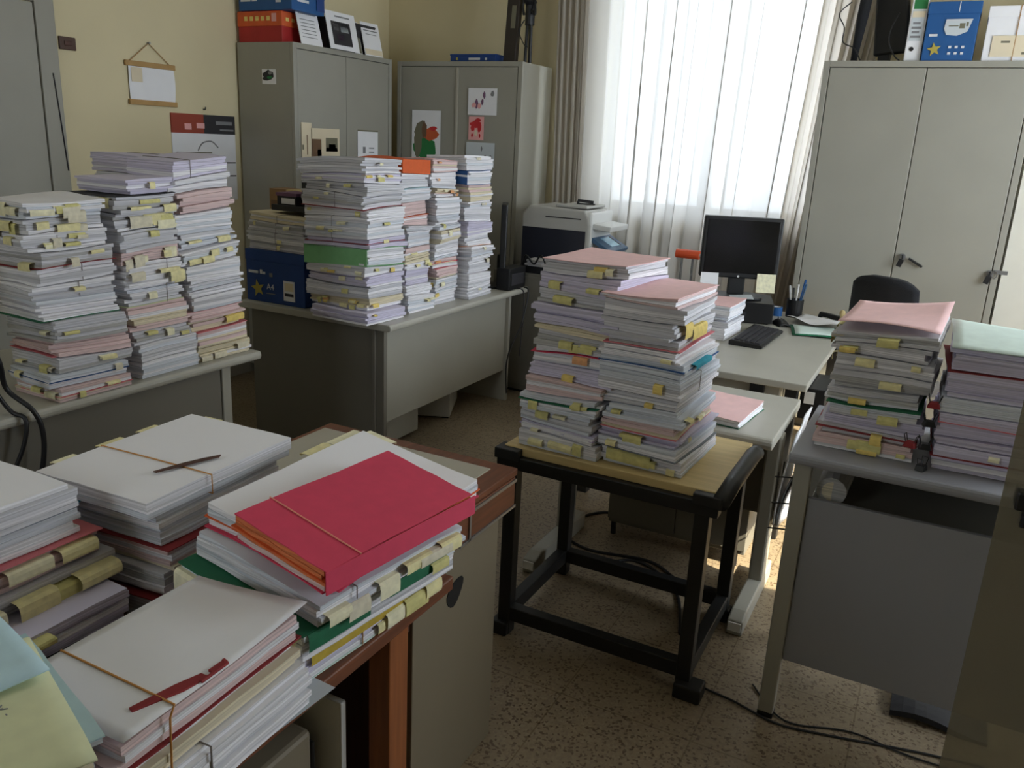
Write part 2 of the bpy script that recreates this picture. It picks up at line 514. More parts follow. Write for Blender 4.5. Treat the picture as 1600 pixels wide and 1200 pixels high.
# ---------------------------------------------------------------- curtains
def curtain_panel(name, label, xa_top, xb_top, xa_bot, xb_bot, y, z0, z1, folds, amp, mt, seed, group=None, fold=.35):
    r = random.Random(seed)
    ph = [r.uniform(0, 6.28) for _ in range(4)]
    g = MB()
    def fn(u, v):
        z = z1 + (z0 - z1) * v
        k = v
        x = (xa_top + (xb_top - xa_top) * u) * (1 - k) + (xa_bot + (xb_bot - xa_bot) * u) * k
        uu = u + .020 * math.sin(9 * u + ph[2] + v * .6) + .012 * math.sin(23 * u + ph[0])
        a = amp * (.75 + .25 * math.sin(3 * u * 6.28 + ph[0]))
        yy = y + a * math.sin(uu * folds * 6.283 + ph[1]) + a * .35 * math.sin(uu * folds * 12.9 + ph[3] + v * 1.2)
        x += fold * a * math.cos(uu * folds * 6.283 * 2 + ph[3])
        return (x, yy, z)
    g.grid(fn, int(folds * 18), 26, mt)
    o = g.build(name, smooth=True)
    tag(o, label, 'curtain', group)
    return o
curtain_panel('curtain', 'sheer white curtain hanging across the bright window', -2.44, -0.86, -2.38, -1.02, 5.555, .34, 3.12, 8, .034, 'sheer_cloth', 3, None, .85)
curtain_panel('curtain', 'beige-grey drape bunched at the left of the window', -2.58, -2.36, -2.50, -2.30, 5.46, .30, 3.12, 5, .03, 'drape_cloth', 5)
curtain_panel('curtain', 'beige-grey drape slanting behind the right cabinet', -0.86, -0.42, -1.01, -0.78, 5.545, .30, 3.12, 6, .026, 'drape_cloth', 8)
rod = MB().cyl((-2.75, 5.55, 3.14), (-.3, 5.55, 3.14), .013, 'steel').build('curtain_rail')
tag(rod, 'steel rail carrying the window curtains', 'curtain rail')

# ---------------------------------------------------------------- steel cabinets
def cabinet(label, loc, rz, w, d, h, body_mt, gap_mt='dark_void', lock=None, strip=None):
    t = thing('cabinet', label, 'cabinet', loc, rz)
    fr = .032
    b = MB().box((-w / 2, -d + .024, .06), (w / 2, 0, h), body_mt)
    b.box((-w / 2 + .02, -d + .05, 0), (w / 2 - .02, -.02, .06), 'metal_grey_dark')
    b.build('body', t, bevel=.004, local=True)
    f = MB()
    f.box((-w / 2, -d, .06), (-w / 2 + fr, -d + .024, h), body_mt).box((w / 2 - fr, -d, .06), (w / 2, -d + .024, h), body_mt)
    f.box((-w / 2 + fr, -d, h - fr), (w / 2 - fr, -d + .024, h), body_mt).box((-w / 2 + fr, -d, .06), (w / 2 - fr, -d + .024, .10), body_mt)
    f.build('front_frame', t, bevel=.002, local=True)
    g = .004
    for a, c in ((-w / 2 + fr + g, -g / 2), (g / 2, w / 2 - fr - g)):
        p = MB().box((a, -d + .003, .10 + g), (c, -d + .022, h - fr - g), body_mt)
        dr = p.build('door', t, bevel=.003, local=True)
    if strip:
        MB().box((-.009, -d - .004, .12), (.009, -d + .003, h - fr - .01), strip).build('door_strip', t, bevel=.002, local=True)
    return t
CH = 2.11
c1 = cabinet('grey steel cabinet in the left corner with photos on its door', (-4.085, 4.55, 0), math.radians(90), 1.0, .45, CH, 'metal_grey')
c2 = cabinet('grey steel cabinet left of the window with childrens drawings on it', (-3.16, 5.61, 0), 0, 1.0, .46, CH, 'metal_grey', strip='desk_edge')
c3 = cabinet('large plain grey steel cabinet at the right of the window', (-.245, 5.47, 0), 0, 1.04, .37, CH, 'metal_grey')
# c3: lock with keys at the centre and a hasp with padlock at the right edge
def lockset(t, x, z, d):
    k = MB().cyl((x, -d, z), (x, -d - .014, z), .016, 'steel', 16).build('lock', t, local=True, smooth=False)
    MB().box((x - .004, -d - .03, z - .012), (x + .004, -d - .012, z + .012), 'black_plastic').box((x - .02, -d - .03, z - .055), (x + .006, -d - .02, z - .012), 'black_plastic', ry=.3).build('key', k, bevel=.002, local=True)
lockset(c3, .043, 1.09, .37)
MB().bar((.075, -.385, 1.085), (.15, -.385, 1.045), .016, .012, 'black_steel').build('handle', c3, bevel=.003, local=True)
lockset(c3, .478, 1.045, .37)
hs = MB().box((.495, -.382, 1.045), (.56, -.369, 1.065), 'steel')
hs.tube([(.50 + .012 * math.cos(a), -.386, 1.04 + .02 * math.sin(a)) for a in [i * .5236 for i in range(12)]], .003, 'steel', 6, closed=True)
hs.build('hasp', c3, local=True)

# ---------------------------------------------------------------- things on the cabinet tops
def carton(label, loc, size, mt, rz=0.0, group=None, name='carton', extra=None):
    t = thing(name, label, 'box', loc, rz, group)
    w, d, h = size
    MB().box((-w / 2, -d / 2, 0), (w / 2, d / 2, h * .80), mt).build('body', t, bevel=.003, local=True)
    MB().box((-w / 2 - .003, -d / 2 - .003, h * .80 - .002), (w / 2 + .003, d / 2 + .003, h), mt).build('lid', t, bevel=.003, local=True)
    return t
def marks(t, name, quads, local=True):
    """thin printed patches: (a,b,mat) boxes"""
    m = MB()
    for a, b, mt in quads:
        m.box(a, b, mt)
    return m.build(name, t, local=True)
def star(t, c, r, mt, axis='y', name='star_emblem'):
    pts = []
    for k in range(10):
        a = math.pi / 2 + k * math.pi / 5 + .2
        q = r if k % 2 == 0 else r * .42
        pts.append((c[0] + q * math.cos(a), c[2] + q * math.sin(a)))
    return MB().prism(pts, 'y', c[1] - .001, c[1], mt).build(name, t, local=True)
rr = carton('low red and orange carton on the left corner cabinet', (-3.90, 4.19, CH), (.35, .26, .175), 'box_red', name='file_box')
# the upper half of that carton is orange
MB().box((-.179, -.134, .09), (.179, .134, .172), 'box_orange').build('orange_sleeve', rr, bevel=.003, local=True)
marks(rr, 'print', [((-.12 + i * .045, -.1355, .12), (-.095 + i * .045, -.134, .145), 'tab_d') for i in range(5)] + [((.179, -.10 + i * .05, .12), (.1805, -.075 + i * .05, .14), 'tab_d') for i in range(4)] + [((.10, -.1355, .115), (.135, -.134, .16), 'print_pink')])
bb = carton('blue carton lying on top of the red and orange carton', (-3.85, 4.20, CH + .178), (.42, .29, .115), 'box_blue', name='file_box')
marks(bb, 'print', [((-.19, -.1495, .05), (-.11, -.148, .062), 'print_white'), ((-.10, -.1495, .05), (-.06, -.148, .062), 'print_white'), ((.09, -.1495, .04), (.13, -.148, .062), 'print_white'), ((.2135, -.1, .05), (.215, .0, .065), 'print_white')])
MB().box((.2136, .07, .02), (.216, .14, .10), 'box_navy').build('side_flap', bb, local=True)
# white printed panels in front of a dark file box
db = carton('dark file box behind the propped white notices on the cabinet', (-3.78, 4.66, CH), (.20, .50, .19), 'print_dark', name='file_box')
def notice(label, y0, y1, z1, x, quads, lean=.05, cat='notice', name='notice'):
    t = thing(name, label, cat, (x, (y0 + y1) / 2, CH + .0005))
    h = z1 - CH
    W = y1 - y0
    s = MB()
    def fn(u, v):
        return (-lean * v, -W / 2 + W * u, h * v)
    s.add([(0, -W / 2, 0), (0, W / 2, 0), (-lean, W / 2, h), (-lean, -W / 2, h), (.004, -W / 2, 0), (.004, W / 2, 0), (-lean + .004, W / 2, h), (-lean + .004, -W / 2, h)],
          [(0, 1, 2, 3), (7, 6, 5, 4), (0, 4, 5, 1), (1, 5, 6, 2), (2, 6, 7, 3), (3, 7, 4, 0)], 'sheet_white')
    s.build('sheet', t, local=True)
    p = MB()
    for u0, u1, v0, v1, mt in quads:
        q = []
        for k in (.0046, .0056):
            for u, v in ((u0, v0), (u1, v0), (u1, v1), (u0, v1)):
                q.append((-lean * v + k, -W / 2 + W * u, h * v))
        p.add(q, [(0, 1, 2, 3), (7, 6, 5, 4), (0, 4, 5, 1), (1, 5, 6, 2), (2, 6, 7, 3), (3, 7, 4, 0)], mt)
    p.build('print', t, local=True)
    return t
notice('white notice with lines of text beside the red carton', 4.135, 4.33, CH + .20, -3.645, [(.1, .9, .86, .89, 'print_grey')] + [(.12, .8, .2 + .1 * i, .22 + .1 * i, 'print_grey') for i in range(6)])
notice('white-bordered black and white picture propped on the cabinet', 4.37, 4.66, CH + .225, -3.615, [(.14, .78, .12, .74, 'print_dark'), (.2, .38, .5, .68, 'print_grey'), (.44, .7, .48, .70, 'sheet_pale'), (.3, .8, .86, .90, 'print_grey'), (.3, .5, .25, .4, 'print_purple')], cat='picture', name='picture_print')
notice('purple and grey notice between two white ones', 4.67, 4.75, CH + .20, -3.66, [(.05, .95, .62, .98, 'print_purple'), (.05, .95, .03, .6, 'print_olive')])
notice('white notice with a text heading at the cabinet end', 4.755, 4.95, CH + .21, -3.64, [(.1, .85, .85, .89, 'print_grey'), (.1, .9, .74, .77, 'print_grey'), (.2, .8, .64, .66, 'print_grey'), (.02, .98, .03, .2, 'sheet_cream')])

# on the second cabinet
tl = carton('flat blue carton on the cabinet left of the window', (-3.09, 5.36, CH), (.36, .26, .055), 'box_navy', name='file_box')
marks(tl, 'print', [((-.03, -.1345, .015), (.06, -.133, .03), 'print_white'), ((-.13, -.1345, .015), (-.115, -.133, .032), 'print_gold'), ((.1, -.1345, .015), (.115, -.133, .03), 'print_white')])
bd = thing('board', 'tall dark brown board standing on end on the cabinet', 'board', (-2.815, 5.30, CH))
MB().box((-.05, -.025, 0), (.045, .02, .60), 'board_dark', ry=.05).build('panel', bd, bevel=.006, local=True)
MB().box((-.01, -.0275, .22), (.022, -.0245, .36), 'print_olive', ry=.05).build('label_patch', bd, local=True)
tp = thing('tripod', 'folded black tripod standing beside the dark board', 'tripod', (-2.70, 5.30, CH))
for dx, dy in ((-.022, 0), (.022, -.012), (0, .022)):
    MB().cyl((dx, dy, 0), (dx * .6, dy * .6, .36), .011, 'black_plastic', 10).build('leg', tp, local=True)
MB().cyl((0, 0, .24), (0, 0, .36), .032, 'black_plastic', 14).lathe((0, 0, .36), [(.03, 0), (.045, .02), (.03, .05), (.02, .08)], 'black_plastic', 14).build('head', tp, local=True)
MB().tube(smooth_path([(.02, -.02, .33), (.055, -.04, .30), (.05, -.03, .35), (.03, -.02, .42), (-.02, -.03, .44), (-.045, -.02, .36), (-.03, -.03, .30)]), .009, 'black_plastic', 7).build('strap', tp, local=True, smooth=True)
MB().tube(smooth_path([(-.03, -.02, .27), (-.06, -.03, .20), (-.02, -.035, .12), (0.01, -.03, .10)]), .004, 'black_plastic', 6).build('cord', tp, local=True, smooth=True)

# on the right cabinet
bi = thing('ring_binder', 'white lever arch binder with a green label on the cabinet', 'binder', (-.335, 5.27, CH), math.radians(2))
MB().box((-.04, -.14, 0), (.04, .14, .315), 'sheet_white', ry=.0).build('case', bi, bevel=.004, local=True)
MB().cyl((-.01, -.1405, .06), (-.01, -.143, .06), .011, 'black_plastic', 16).build('finger_hole', bi, local=True)
marks(bi, 'green_label', [((-.03, -.1415, .255), (.034, -.140, .30), 'print_green')])
marks(bi, 'spine_label', [((-.032, -.1415, .10), (.032, -.140, .25), 'sheet_pale'), ((-.03, -.142, .215), (.03, -.1414, .245), 'sheet_cream')] + [((-.026 + .004 * (i % 2), -.142, .115 + .022 * i), (.022 - .008 * (i % 2), -.1414, .126 + .022 * i), 'print_grey') for i in range(4)])
bx = carton('blue carton with a white label and yellow star on the right cabinet', (-.165, 5.26, CH), (.24, .30, .285), 'box_blue', name='file_box')
lab = [(-.03, .20), (-.035, .155), (-.02, .125), (.03, .12), (.075, .14), (.092, .20)]
MB().prism(lab, 'y', -.1555, -.1535, 'sheet_pale').build('label', bx, local=True)
marks(bx, 'label_writing', [((-.015, -.1562, .165), (.03, -.1555, .17), 'print_olive'), ((.035, -.1562, .155), (.06, -.1555, .18), 'print_olive'), ((.065, -.1562, .165), (.075, -.1555, .185), 'print_olive')])
marks(bx, 'print', [((-.10, -.1545, .118), (-.06, -.153, .13), 'print_white')] + [((.0 + .03 * i, -.1545, .03 + .03 * j), (.014 + .03 * i, -.153, .042 + .03 * j), 'print_white') for i in range(3) for j in range(2)] + [((.02, -.1545, .235), (.024, -.153, .283), 'print_white')])
star(bx, (-.065, -.1535, .055), .035, 'print_gold')
wb = carton('white carton tied with cord at the right end of the cabinet', (.13, 5.27, CH), (.27, .30, .26), 'sheet_white', name='file_box')
marks(wb, 'cord', [((.0, -.1555, .0), (.004, -.153, .262), 'twine')])
marks(wb, 'label', [((-.10, -.155, .02), (.10, -.1535, .12), 'sheet_cream'), ((-.06, -.1556, .085), (-.02, -.155, .095), 'print_olive'), ((.04, -.1556, .03), (.09, -.155, .042), 'print_olive'), ((.05, -.1556, .08), (.08, -.155, .092), 'print_olive')])
bm = thing('monitor', 'black monitor with its back turned on the right cabinet', 'monitor', (-.50, 5.30, CH), math.radians(-14))
MB().box((-.075, .0, .05), (.10, .05, .62), 'black_plastic', ry=-.10).build('casing', bm, bevel=.012, local=True)
MB().box((-.02, .01, 0), (.04, .05, .1), 'black_plastic').box((-.06, -.03, 0), (.08, .10, .012), 'black_plastic').build('stand', bm, bevel=.004, local=True)
bp = thing('umbrella', 'black folded umbrella leaning beside the drape on the cabinet', 'umbrella', (-.63, 5.22, CH))
MB().tube([(0, 0, .0), (.012, .02, .25), (.03, .05, .55)], [.016, .03, .034], 'black_fabric', 12).build('canopy', bp, local=True, smooth=True)
MB().tube([(.03, .05, .55), (.035, .06, .62)], .008, 'black_plastic', 8).build('shaft', bp, local=True)
for lb, pts in (('thin black cable dangling in front of the slanting drape', [(-.68, 5.20, 2.42), (-.735, 5.19, 2.36), (-.70, 5.19, 2.29), (-.695, 5.19, 2.215), (-.63, 5.18, 2.18), (-.59, 5.17, 2.118)]),
                ('thin black cable looping behind the white binder', [(-.43, 5.20, 2.36), (-.46, 5.18, 2.27), (-.455, 5.17, 2.20), (-.42, 5.15, 2.14), (-.39, 5.14, 2.114)])):
    tag(MB().tube(smooth_path(pts), .0035, 'black_plastic', 6).build('cable', smooth=True), lb, 'cable')

# ---------------------------------------------------------------- papers fixed to the cabinet doors
def pinned(label, name, cat, plane, a0, a1, z0, z1, mt, quads, blobs=()):
    """plane ('y',y) faces -Y, ('x',x) faces +X; quads in unit coordinates"""
    ax, c = plane
    W, H = a1 - a0, z1 - z0
    t = thing(name, label, cat, (a0 + W / 2, c, z0) if ax == 'y' else (c, a0 + W / 2, z0))
    def P(u, v, k):
        return (-W / 2 + W * u, -k, H * v) if ax == 'y' else (k, -W / 2 + W * u, H * v)
    def slab(m, poly, k0, k1, mt):
        n = len(poly)
        vs = [P(u, v, k1) for u, v in poly] + [P(u, v, k0) for u, v in poly]
        m.add(vs, [tuple(range(n)), tuple(range(2 * n - 1, n - 1, -1))] + [(i, i + n, (i + 1) % n + n, (i + 1) % n) for i in range(n)], mt)
    s = MB(); slab(s, [(0, 0), (1, 0), (1, 1), (0, 1)], .0005, .002, mt)
    s.build('sheet', t, local=True)
    if quads or blobs:
        m = MB()
        for u0, u1, v0, v1, q in quads:
            slab(m, [(u0, v0), (u1, v0), (u1, v1), (u0, v1)], .002, .0028, q)
        for i, (cu, cv, ru, rv, q) in enumerate(blobs):
            rb = random.Random(i * 7 + 3)
            slab(m, [(cu + ru * math.cos(a) * rb.uniform(.7, 1.15), cv + rv * math.sin(a) * rb.uniform(.7, 1.15)) for a in [k * 2 * math.pi / 11 for k in range(11)]], .002, .0028 + .0003 * i, q)
        m.build('drawing' if blobs else 'print', t, local=True)
    return t
DY = ('y', 5.147); DX = ('x', -3.638 + .003)
pinned('childs drawing with a green and orange shape on white paper', 'drawing', 'drawing', DY, -3.525, -3.285, 1.43, 1.785, 'sheet_white', [],
       [(.5, .28, .42, .25, 'print_green'), (.3, .62, .2, .2, 'print_olive'), (.22, .4, .14, .3, 'print_olive'), (.66, .55, .3, .12, 'print_orange'), (.45, .62, .1, .18, 'print_brown'), (.75, .66, .14, .05, 'print_red'), (.6, .2, .2, .1, 'print_green')])
pinned('white sheet with small purple and dark figures, topmost on the door', 'drawing', 'drawing', DY, -3.065, -2.84, 1.765, 1.94, 'sheet_white', [],
       [(.56, .75, .05, .14, 'print_purple'), (.84, .8, .06, .12, 'print_grey'), (.5, .5, .04, .12, 'print_purple'), (.3, .42, .06, .18, 'print_purple'), (.22, .36, .09, .1, 'print_pink'), (.4, .34, .07, .12, 'print_pink')])
rd = pinned('small pink paper cut-out with a red shape', 'drawing', 'drawing', DY, -3.055, -2.935, 1.60, 1.755, 'print_pink', [],
       [(.5, .68, .40, .16, 'print_red'), (.28, .55, .13, .2, 'print_red'), (.72, .55, .13, .2, 'print_red'), (.62, .85, .2, .08, 'print_red'), (.5, .3, .1, .14, 'sheet_cream'), (.25, .2, .06, .1, 'print_red'), (.75, .2, .06, .1, 'print_red')])
pinned('pale bluish sheet lowest on the door, behind the last stack', 'drawing', 'drawing', DY, -3.07, -2.845, 1.42, 1.585, 'sheet_pale', [],
       [(.22, .35, .14, .1, 'skyblue' if 'skyblue' in MATS else 'card_skyblue'), (.68, .4, .06, .12, 'print_grey'), (.86, .4, .06, .12, 'print_grey'), (.55, .75, .03, .1, 'print_grey')])
pinned('narrow cream sheet at the left of the cabinet door', 'sheet', 'paper', DX, 4.105, 4.20, 1.36, 1.655, 'sheet_cream', [(.5, .58, .35, .75, 'print_brown'), (.05, .2, .45, .55, 'print_olive')])
pinned('cream sheet with two dark photographs on the cabinet door', 'photo_sheet', 'photos', DX, 4.195, 4.47, 1.39, 1.625, 'sheet_cream', [(.02, .34, .26, .72, 'print_brown'), (.2, .34, .26, .45, 'print_dark'), (.5, .92, .40, .76, 'print_olive'), (.5, .92, .40, .5, 'print_dark'), (.6, .85, .5, .6, 'sheet_pale')])
pinned('white sheet with faint marks on the right cabinet door', 'sheet', 'paper', DX, 4.66, 4.885, 1.44, 1.63, 'sheet_white', [(.0, 1., .95, 1., 'print_olive'), (.25, .38, .2, .42, 'print_grey'), (.55, .8, .22, .26, 'print_grey'), (.55, .8, .36, .4, 'print_grey')])
pinned('small dark photo stuck to the side of the corner cabinet', 'photo', 'photo', ('y', 4.05), -3.885, -3.775, 1.87, 1.955, 'sheet_white', [],
       [(.5, .62, .42, .34, 'print_dark'), (.3, .4, .25, .2, 'print_dark'), (.55, .45, .2, .1, 'print_green'), (.6, .75, .15, .12, 'print_grey')])

# ---------------------------------------------------------------- on the left wall
pl = thing('wall_plate', 'small dark brown plate on the cream wall beside the grey door', 'plate', (XL, 2.91, 1.94))
MB().box((0, -.045, 0), (.012, .045, .062), 'brown_plate').build('plate', pl, bevel=.003, local=True)
MB().box((.012, -.02, .02), (.016, .02, .042), 'wood_dark').build('rocker', pl, bevel=.002, local=True)
wh = thing('wall_hanging', 'white paper hanging between two wooden slats on a string', 'wall hanging', (XL, 3.40, 1.70))
MB().box((.004, -.165, .20), (.02, .165, .228), 'hanger_wood').build('upper_slat', wh, bevel=.003, local=True)
MB().box((.004, -.155, .0), (.02, .165, .028), 'hanger_wood').build('lower_slat', wh, bevel=.003, local=True)
MB().grid(lambda u, v: (.012 + .012 * math.sin(v * 3.1) * (u - .2), -.145 + .30 * u, .02 + .19 * v), 8, 8, 'sheet_white').build('paper', wh, local=True, smooth=True)
MB().box((.0125, -.13, .12), (.0145, -.06, .195), 'sheet_cream').build('note', wh, local=True)
MB().tube([(.01, -.13, .228), (.008, .0, .328), (.01, .13, .228)], .0025, 'twine', 6).build('string', wh, local=True)
MB().cyl((0, .0, .328), (.02, .0, .33), .006, 'steel', 8).build('nail', wh, local=True)
ca = thing('calendar', 'wall calendar with a red and black header beside the cabinet', 'calendar', (XL, 3.765, 1.16))
MB().box((.001, -.245, 0), (.006, .245, .40), 'sheet_white').build('month_sheet', ca, local=True)
MB().box((.001, -.245, .40), (.008, -.005, .51), 'print_rust').box((.001, -.005, .40), (.008, .245, .51), 'print_dark').build('header', ca, local=True)
m = MB()
m.box((.006, -.22, .285), (.0068, .05, .292), 'print_olive').box((.006, .06, .225), (.0068, .24, .233), 'print_dark').box((.006, -.24, .225), (.0068, -.1, .231), 'print_dark').box((.006, .08, .145), (.0068, .24, .152), 'print_dark')
m.box((.008, -.15, .42), (.0088, -.10, .455), 'print_pink').box((.008, -.06, .43), (.0088, .0, .46), 'print_pink').box((.008, .09, .455), (.0088, .22, .475), 'print_grey').box((.008, .12, .42), (.0088, .23, .43), 'print_grey')
m.tube(smooth_path([(.0065, -.06, .30), (.0065, -.02, .345), (.0065, .05, .355), (.0065, .1, .32)]), .004, 'print_grey', 6)
m.build('print', ca, local=True)
tag(MB().tube([(XL, 3.77, 1.70), (XL + .018, 3.77, 1.70), (XL + .02, 3.77, 1.715)], .004, 'black_steel', 6).build('wall_hook'), 'tiny black hook above the wall calendar', 'hook')
tag(MB().tube(smooth_path([(XL + .032, 2.80, 1.82), (XL + .033, 2.815, 1.60), (XL + .033, 2.83, 1.35)]), .003, 'print_dark', 6).build('cable', smooth=True), 'thin dark cable running down the grey door frame', 'cable')
# ---------------------------------------------------------------- desks
DZ = .72
def round_top(x0, x1, y0, y1, z0, z1, r=.012):
    m = MB()
    th = z1 - z0
    prof = [(x0, z0), (x1, z0)] + [(x1 + th * .35 * math.sin(a), (z0 + z1) / 2 - th / 2 * math.cos(a)) for a in [math.pi * k / 6 for k in range(1, 6)]] + [(x1, z1), (x0, z1)]
    m.prism(prof, 'y', y0, y1, 'desk_top')
    return m
# left desk (its clerk sits at the wall side; the modesty panel faces the room)
d1 = thing('desk', 'grey office desk at the left under three paper stacks', 'desk', (-2.82, 1.65, 0))
round_top(-3.22, -2.445, .80, 2.475, DZ - .035, DZ).build('desk_top', d1, bevel=.004)
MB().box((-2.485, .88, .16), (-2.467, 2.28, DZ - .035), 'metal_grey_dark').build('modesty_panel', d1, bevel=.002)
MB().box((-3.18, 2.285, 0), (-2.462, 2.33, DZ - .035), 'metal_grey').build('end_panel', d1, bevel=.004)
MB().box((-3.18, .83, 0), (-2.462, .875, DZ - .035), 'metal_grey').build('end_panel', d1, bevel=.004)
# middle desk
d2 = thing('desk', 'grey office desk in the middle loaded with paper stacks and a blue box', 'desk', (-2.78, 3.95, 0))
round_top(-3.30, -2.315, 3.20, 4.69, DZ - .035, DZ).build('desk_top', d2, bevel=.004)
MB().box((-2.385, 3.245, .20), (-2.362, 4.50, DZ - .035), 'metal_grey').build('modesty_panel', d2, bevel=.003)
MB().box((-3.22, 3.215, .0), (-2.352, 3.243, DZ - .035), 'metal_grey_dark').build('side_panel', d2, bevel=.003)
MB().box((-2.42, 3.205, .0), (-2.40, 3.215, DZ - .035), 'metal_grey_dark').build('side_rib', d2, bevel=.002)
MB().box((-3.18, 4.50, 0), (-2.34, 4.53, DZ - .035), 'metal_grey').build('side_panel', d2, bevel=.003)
pd = MB().box((-3.10, 3.26, .03), (-2.44, 3.655, .60), 'metal_grey').build('pedestal', d2, bevel=.004)
for i in range(3):
    dr = MB().box((-3.115, 3.275, .05 + .18 * i), (-3.10, 3.64, .22 + .18 * i), 'metal_grey_dark').build('drawer', pd, bevel=.002)
bxu = thing('computer_tower', 'small pale computer case on the floor under the middle desk', 'computer', (-2.62, 4.10, 0), math.radians(25))
MB().box((-.12, -.19, .012), (.12, .19, .36), 'plastic_grey').build('case', bxu, bevel=.006, local=True)
MB().cyl((.12, .08, .12), (.124, .08, .12), .013, 'black_plastic', 14).build('power_button', bxu, local=True)
for sx in (-.09, .09):
    MB().box((sx - .02, -.17, 0), (sx + .02, .17, .012), 'black_plastic').build('foot', bxu, local=True)

# return desk with T-legs (lower) and the main desk at the window
d5 = thing('side_table', 'low grey typing table with rounded edge and a pink folder on it', 'desk', (-.83, 2.98, 0))
m = MB()
prof = [(3.30, .64), (2.745, .64)] + [(2.745 - .022 * math.sin(a), .66 - .02 * math.cos(a)) for a in [math.pi * k / 6 for k in range(1, 6)]] + [(2.745, .68), (3.30, .68)]
m.prism(prof, 'x', -1.27, -.40, 'desk_top').build('table_top', d5, bevel=.005)
for x in (-1.215, -.42):
    lg = MB().box((x - .026, 2.90, .04), (x + .026, 2.985, .64), 'metal_grey').build('leg', d5, bevel=.008)
    ft = MB().prism([(2.60, .0), (2.60, .055), (2.66, .07), (3.10, .07), (3.10, .0)], 'x', x - .027, x + .027, 'metal_grey').build('foot', d5, bevel=.006)
    MB().box((x - .022, 2.594, .018), (x + .022, 2.60, .05), 'plastic_white').build('foot_cap', ft)
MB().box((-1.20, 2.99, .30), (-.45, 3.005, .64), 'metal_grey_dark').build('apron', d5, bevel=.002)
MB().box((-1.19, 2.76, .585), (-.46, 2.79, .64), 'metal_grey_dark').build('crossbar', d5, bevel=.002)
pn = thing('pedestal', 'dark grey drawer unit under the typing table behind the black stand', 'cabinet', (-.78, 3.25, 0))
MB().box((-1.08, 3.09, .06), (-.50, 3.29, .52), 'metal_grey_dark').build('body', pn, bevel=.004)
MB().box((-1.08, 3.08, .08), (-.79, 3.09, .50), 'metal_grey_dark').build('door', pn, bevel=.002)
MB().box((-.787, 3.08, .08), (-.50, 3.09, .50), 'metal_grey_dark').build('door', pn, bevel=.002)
for x in (-1.06, -.54):
    for y in (3.11, 3.26):
        MB().cyl((x, y, 0), (x, y, .06), .012, 'black_plastic', 8).build('foot', pn)

d3 = thing('desk', 'pale grey desk with monitor and keyboard in front of the curtain', 'desk', (-.9, 4.2, 0))
MB().box((-1.40, 3.375, DZ - .03), (-.395, 4.98, DZ), 'desk_top').build('desk_top', d3, bevel=.004)
MB().box((-1.36, 3.40, .60), (-.50, 3.43, DZ - .032), 'metal_grey').build('apron', d3, bevel=.002)
MB().box((-.62, 3.385, .645), (-.56, 3.40, DZ - .032), 'black_plastic').build('bracket', d3, bevel=.002)
for x in (-1.35, -.46):
    for y in (3.46, 4.92):
        MB().box((x - .025, y - .025, 0), (x + .025, y + .025, DZ - .03), 'black_steel').build('leg', d3, bevel=.003)
MB().box((-1.37, 3.50, .25), (-1.35, 4.88, DZ - .03), 'metal_grey').build('modesty_panel', d3, bevel=.002)

bk = thing('drawer_box', 'black box hanging under the window desk right corner', 'box', (-.40, 3.60, .55))
MB().box((-.028, -.13, 0), (.07, .15, .135), 'black_plastic').build('case', bk, bevel=.004, local=True)
MB().box((-.01, -.134, .07), (.03, -.13, .12), 'plastic_white').build('tag', bk, local=True)
# black machine stand with a pale board
st = thing('stand', 'black steel frame stand with a pale wooden board on top', 'stand', (-.80, 2.43, 0))
SX0, SX1, SYa, SYb = -1.105, -.485, 2.21, 2.68
for x, y in ((SX0, SYa), (SX1, SYa), (SX0, SYb), (SX1, SYb)):
    MB().box((x - .022, y - .022, .0), (x + .022, y + .022, .64), 'black_steel').build('post', st, bevel=.003)
MB().box((SX0 - .05, SYa - .025, .60), (SX1 + .045, SYa + .02, .643), 'black_steel').build('top_rail', st, bevel=.003)
MB().box((SX0 - .02, SYb - .02, .60), (SX1 + .02, SYb + .02, .643), 'black_steel').build('top_rail', st, bevel=.003)
MB().box((SX0 - .02, SYa + .02, .60), (SX0 + .02, SYb - .02, .643), 'black_steel').build('top_rail', st, bevel=.003)
MB().box((SX1 - .02, SYa + .02, .60), (SX1 + .02, SYb - .02, .643), 'black_steel').build('top_rail', st, bevel=.003)
MB().tube([(SX1 + .05, SYa - .03, .655), (SX1 + .05, SYa + .1, .665), (SX1 + .05, SYb - .08, .665), (SX1 + .05, SYb - .03, .655)], .026, 'black_steel', 10).build('side_rail', st, smooth=True)
for x0 in (SX0 - .055, SX1 - .03):
    MB().box((x0, SYa - .035, .633), (x0 + .085, SYa + .03, .668), 'black_steel').build('corner_bracket', st, bevel=.003)
MB().box((SX0 - .01, SYa - .02, .055), (SX1 + .01, SYa + .02, .105), 'black_steel').build('bottom_rail', st, bevel=.003)
MB().box((SX0 - .01, SYb - .02, .055), (SX1 + .01, SYb + .02, .105), 'black_steel').build('bottom_rail', st, bevel=.003)
for x in (SX0, SX1):
    MB().box((x - .02, SYa + .02, .055), (x + .02, SYb - .02, .105), 'black_steel').build('bottom_rail', st, bevel=.003)
for x, y, dx, dy in ((SX1, SYa, .045, -.03), (SX1, SYb, .012, .01), (SX0, SYa, -.02, -.02)):
    MB().box((min(x, x + dx) - .02, min(y, y + dy) - .02, 0), (max(x, x + dx) + .02, max(y, y + dy) + .02, .05), 'black_steel').build('foot', st, bevel=.006)
bd = MB().box((SX0 - .035, SYa - .005, .6435), (SX1 + .028, SYb + .01, .672), 'wood_pale').build('board', st, bevel=.003)
STZ = .672

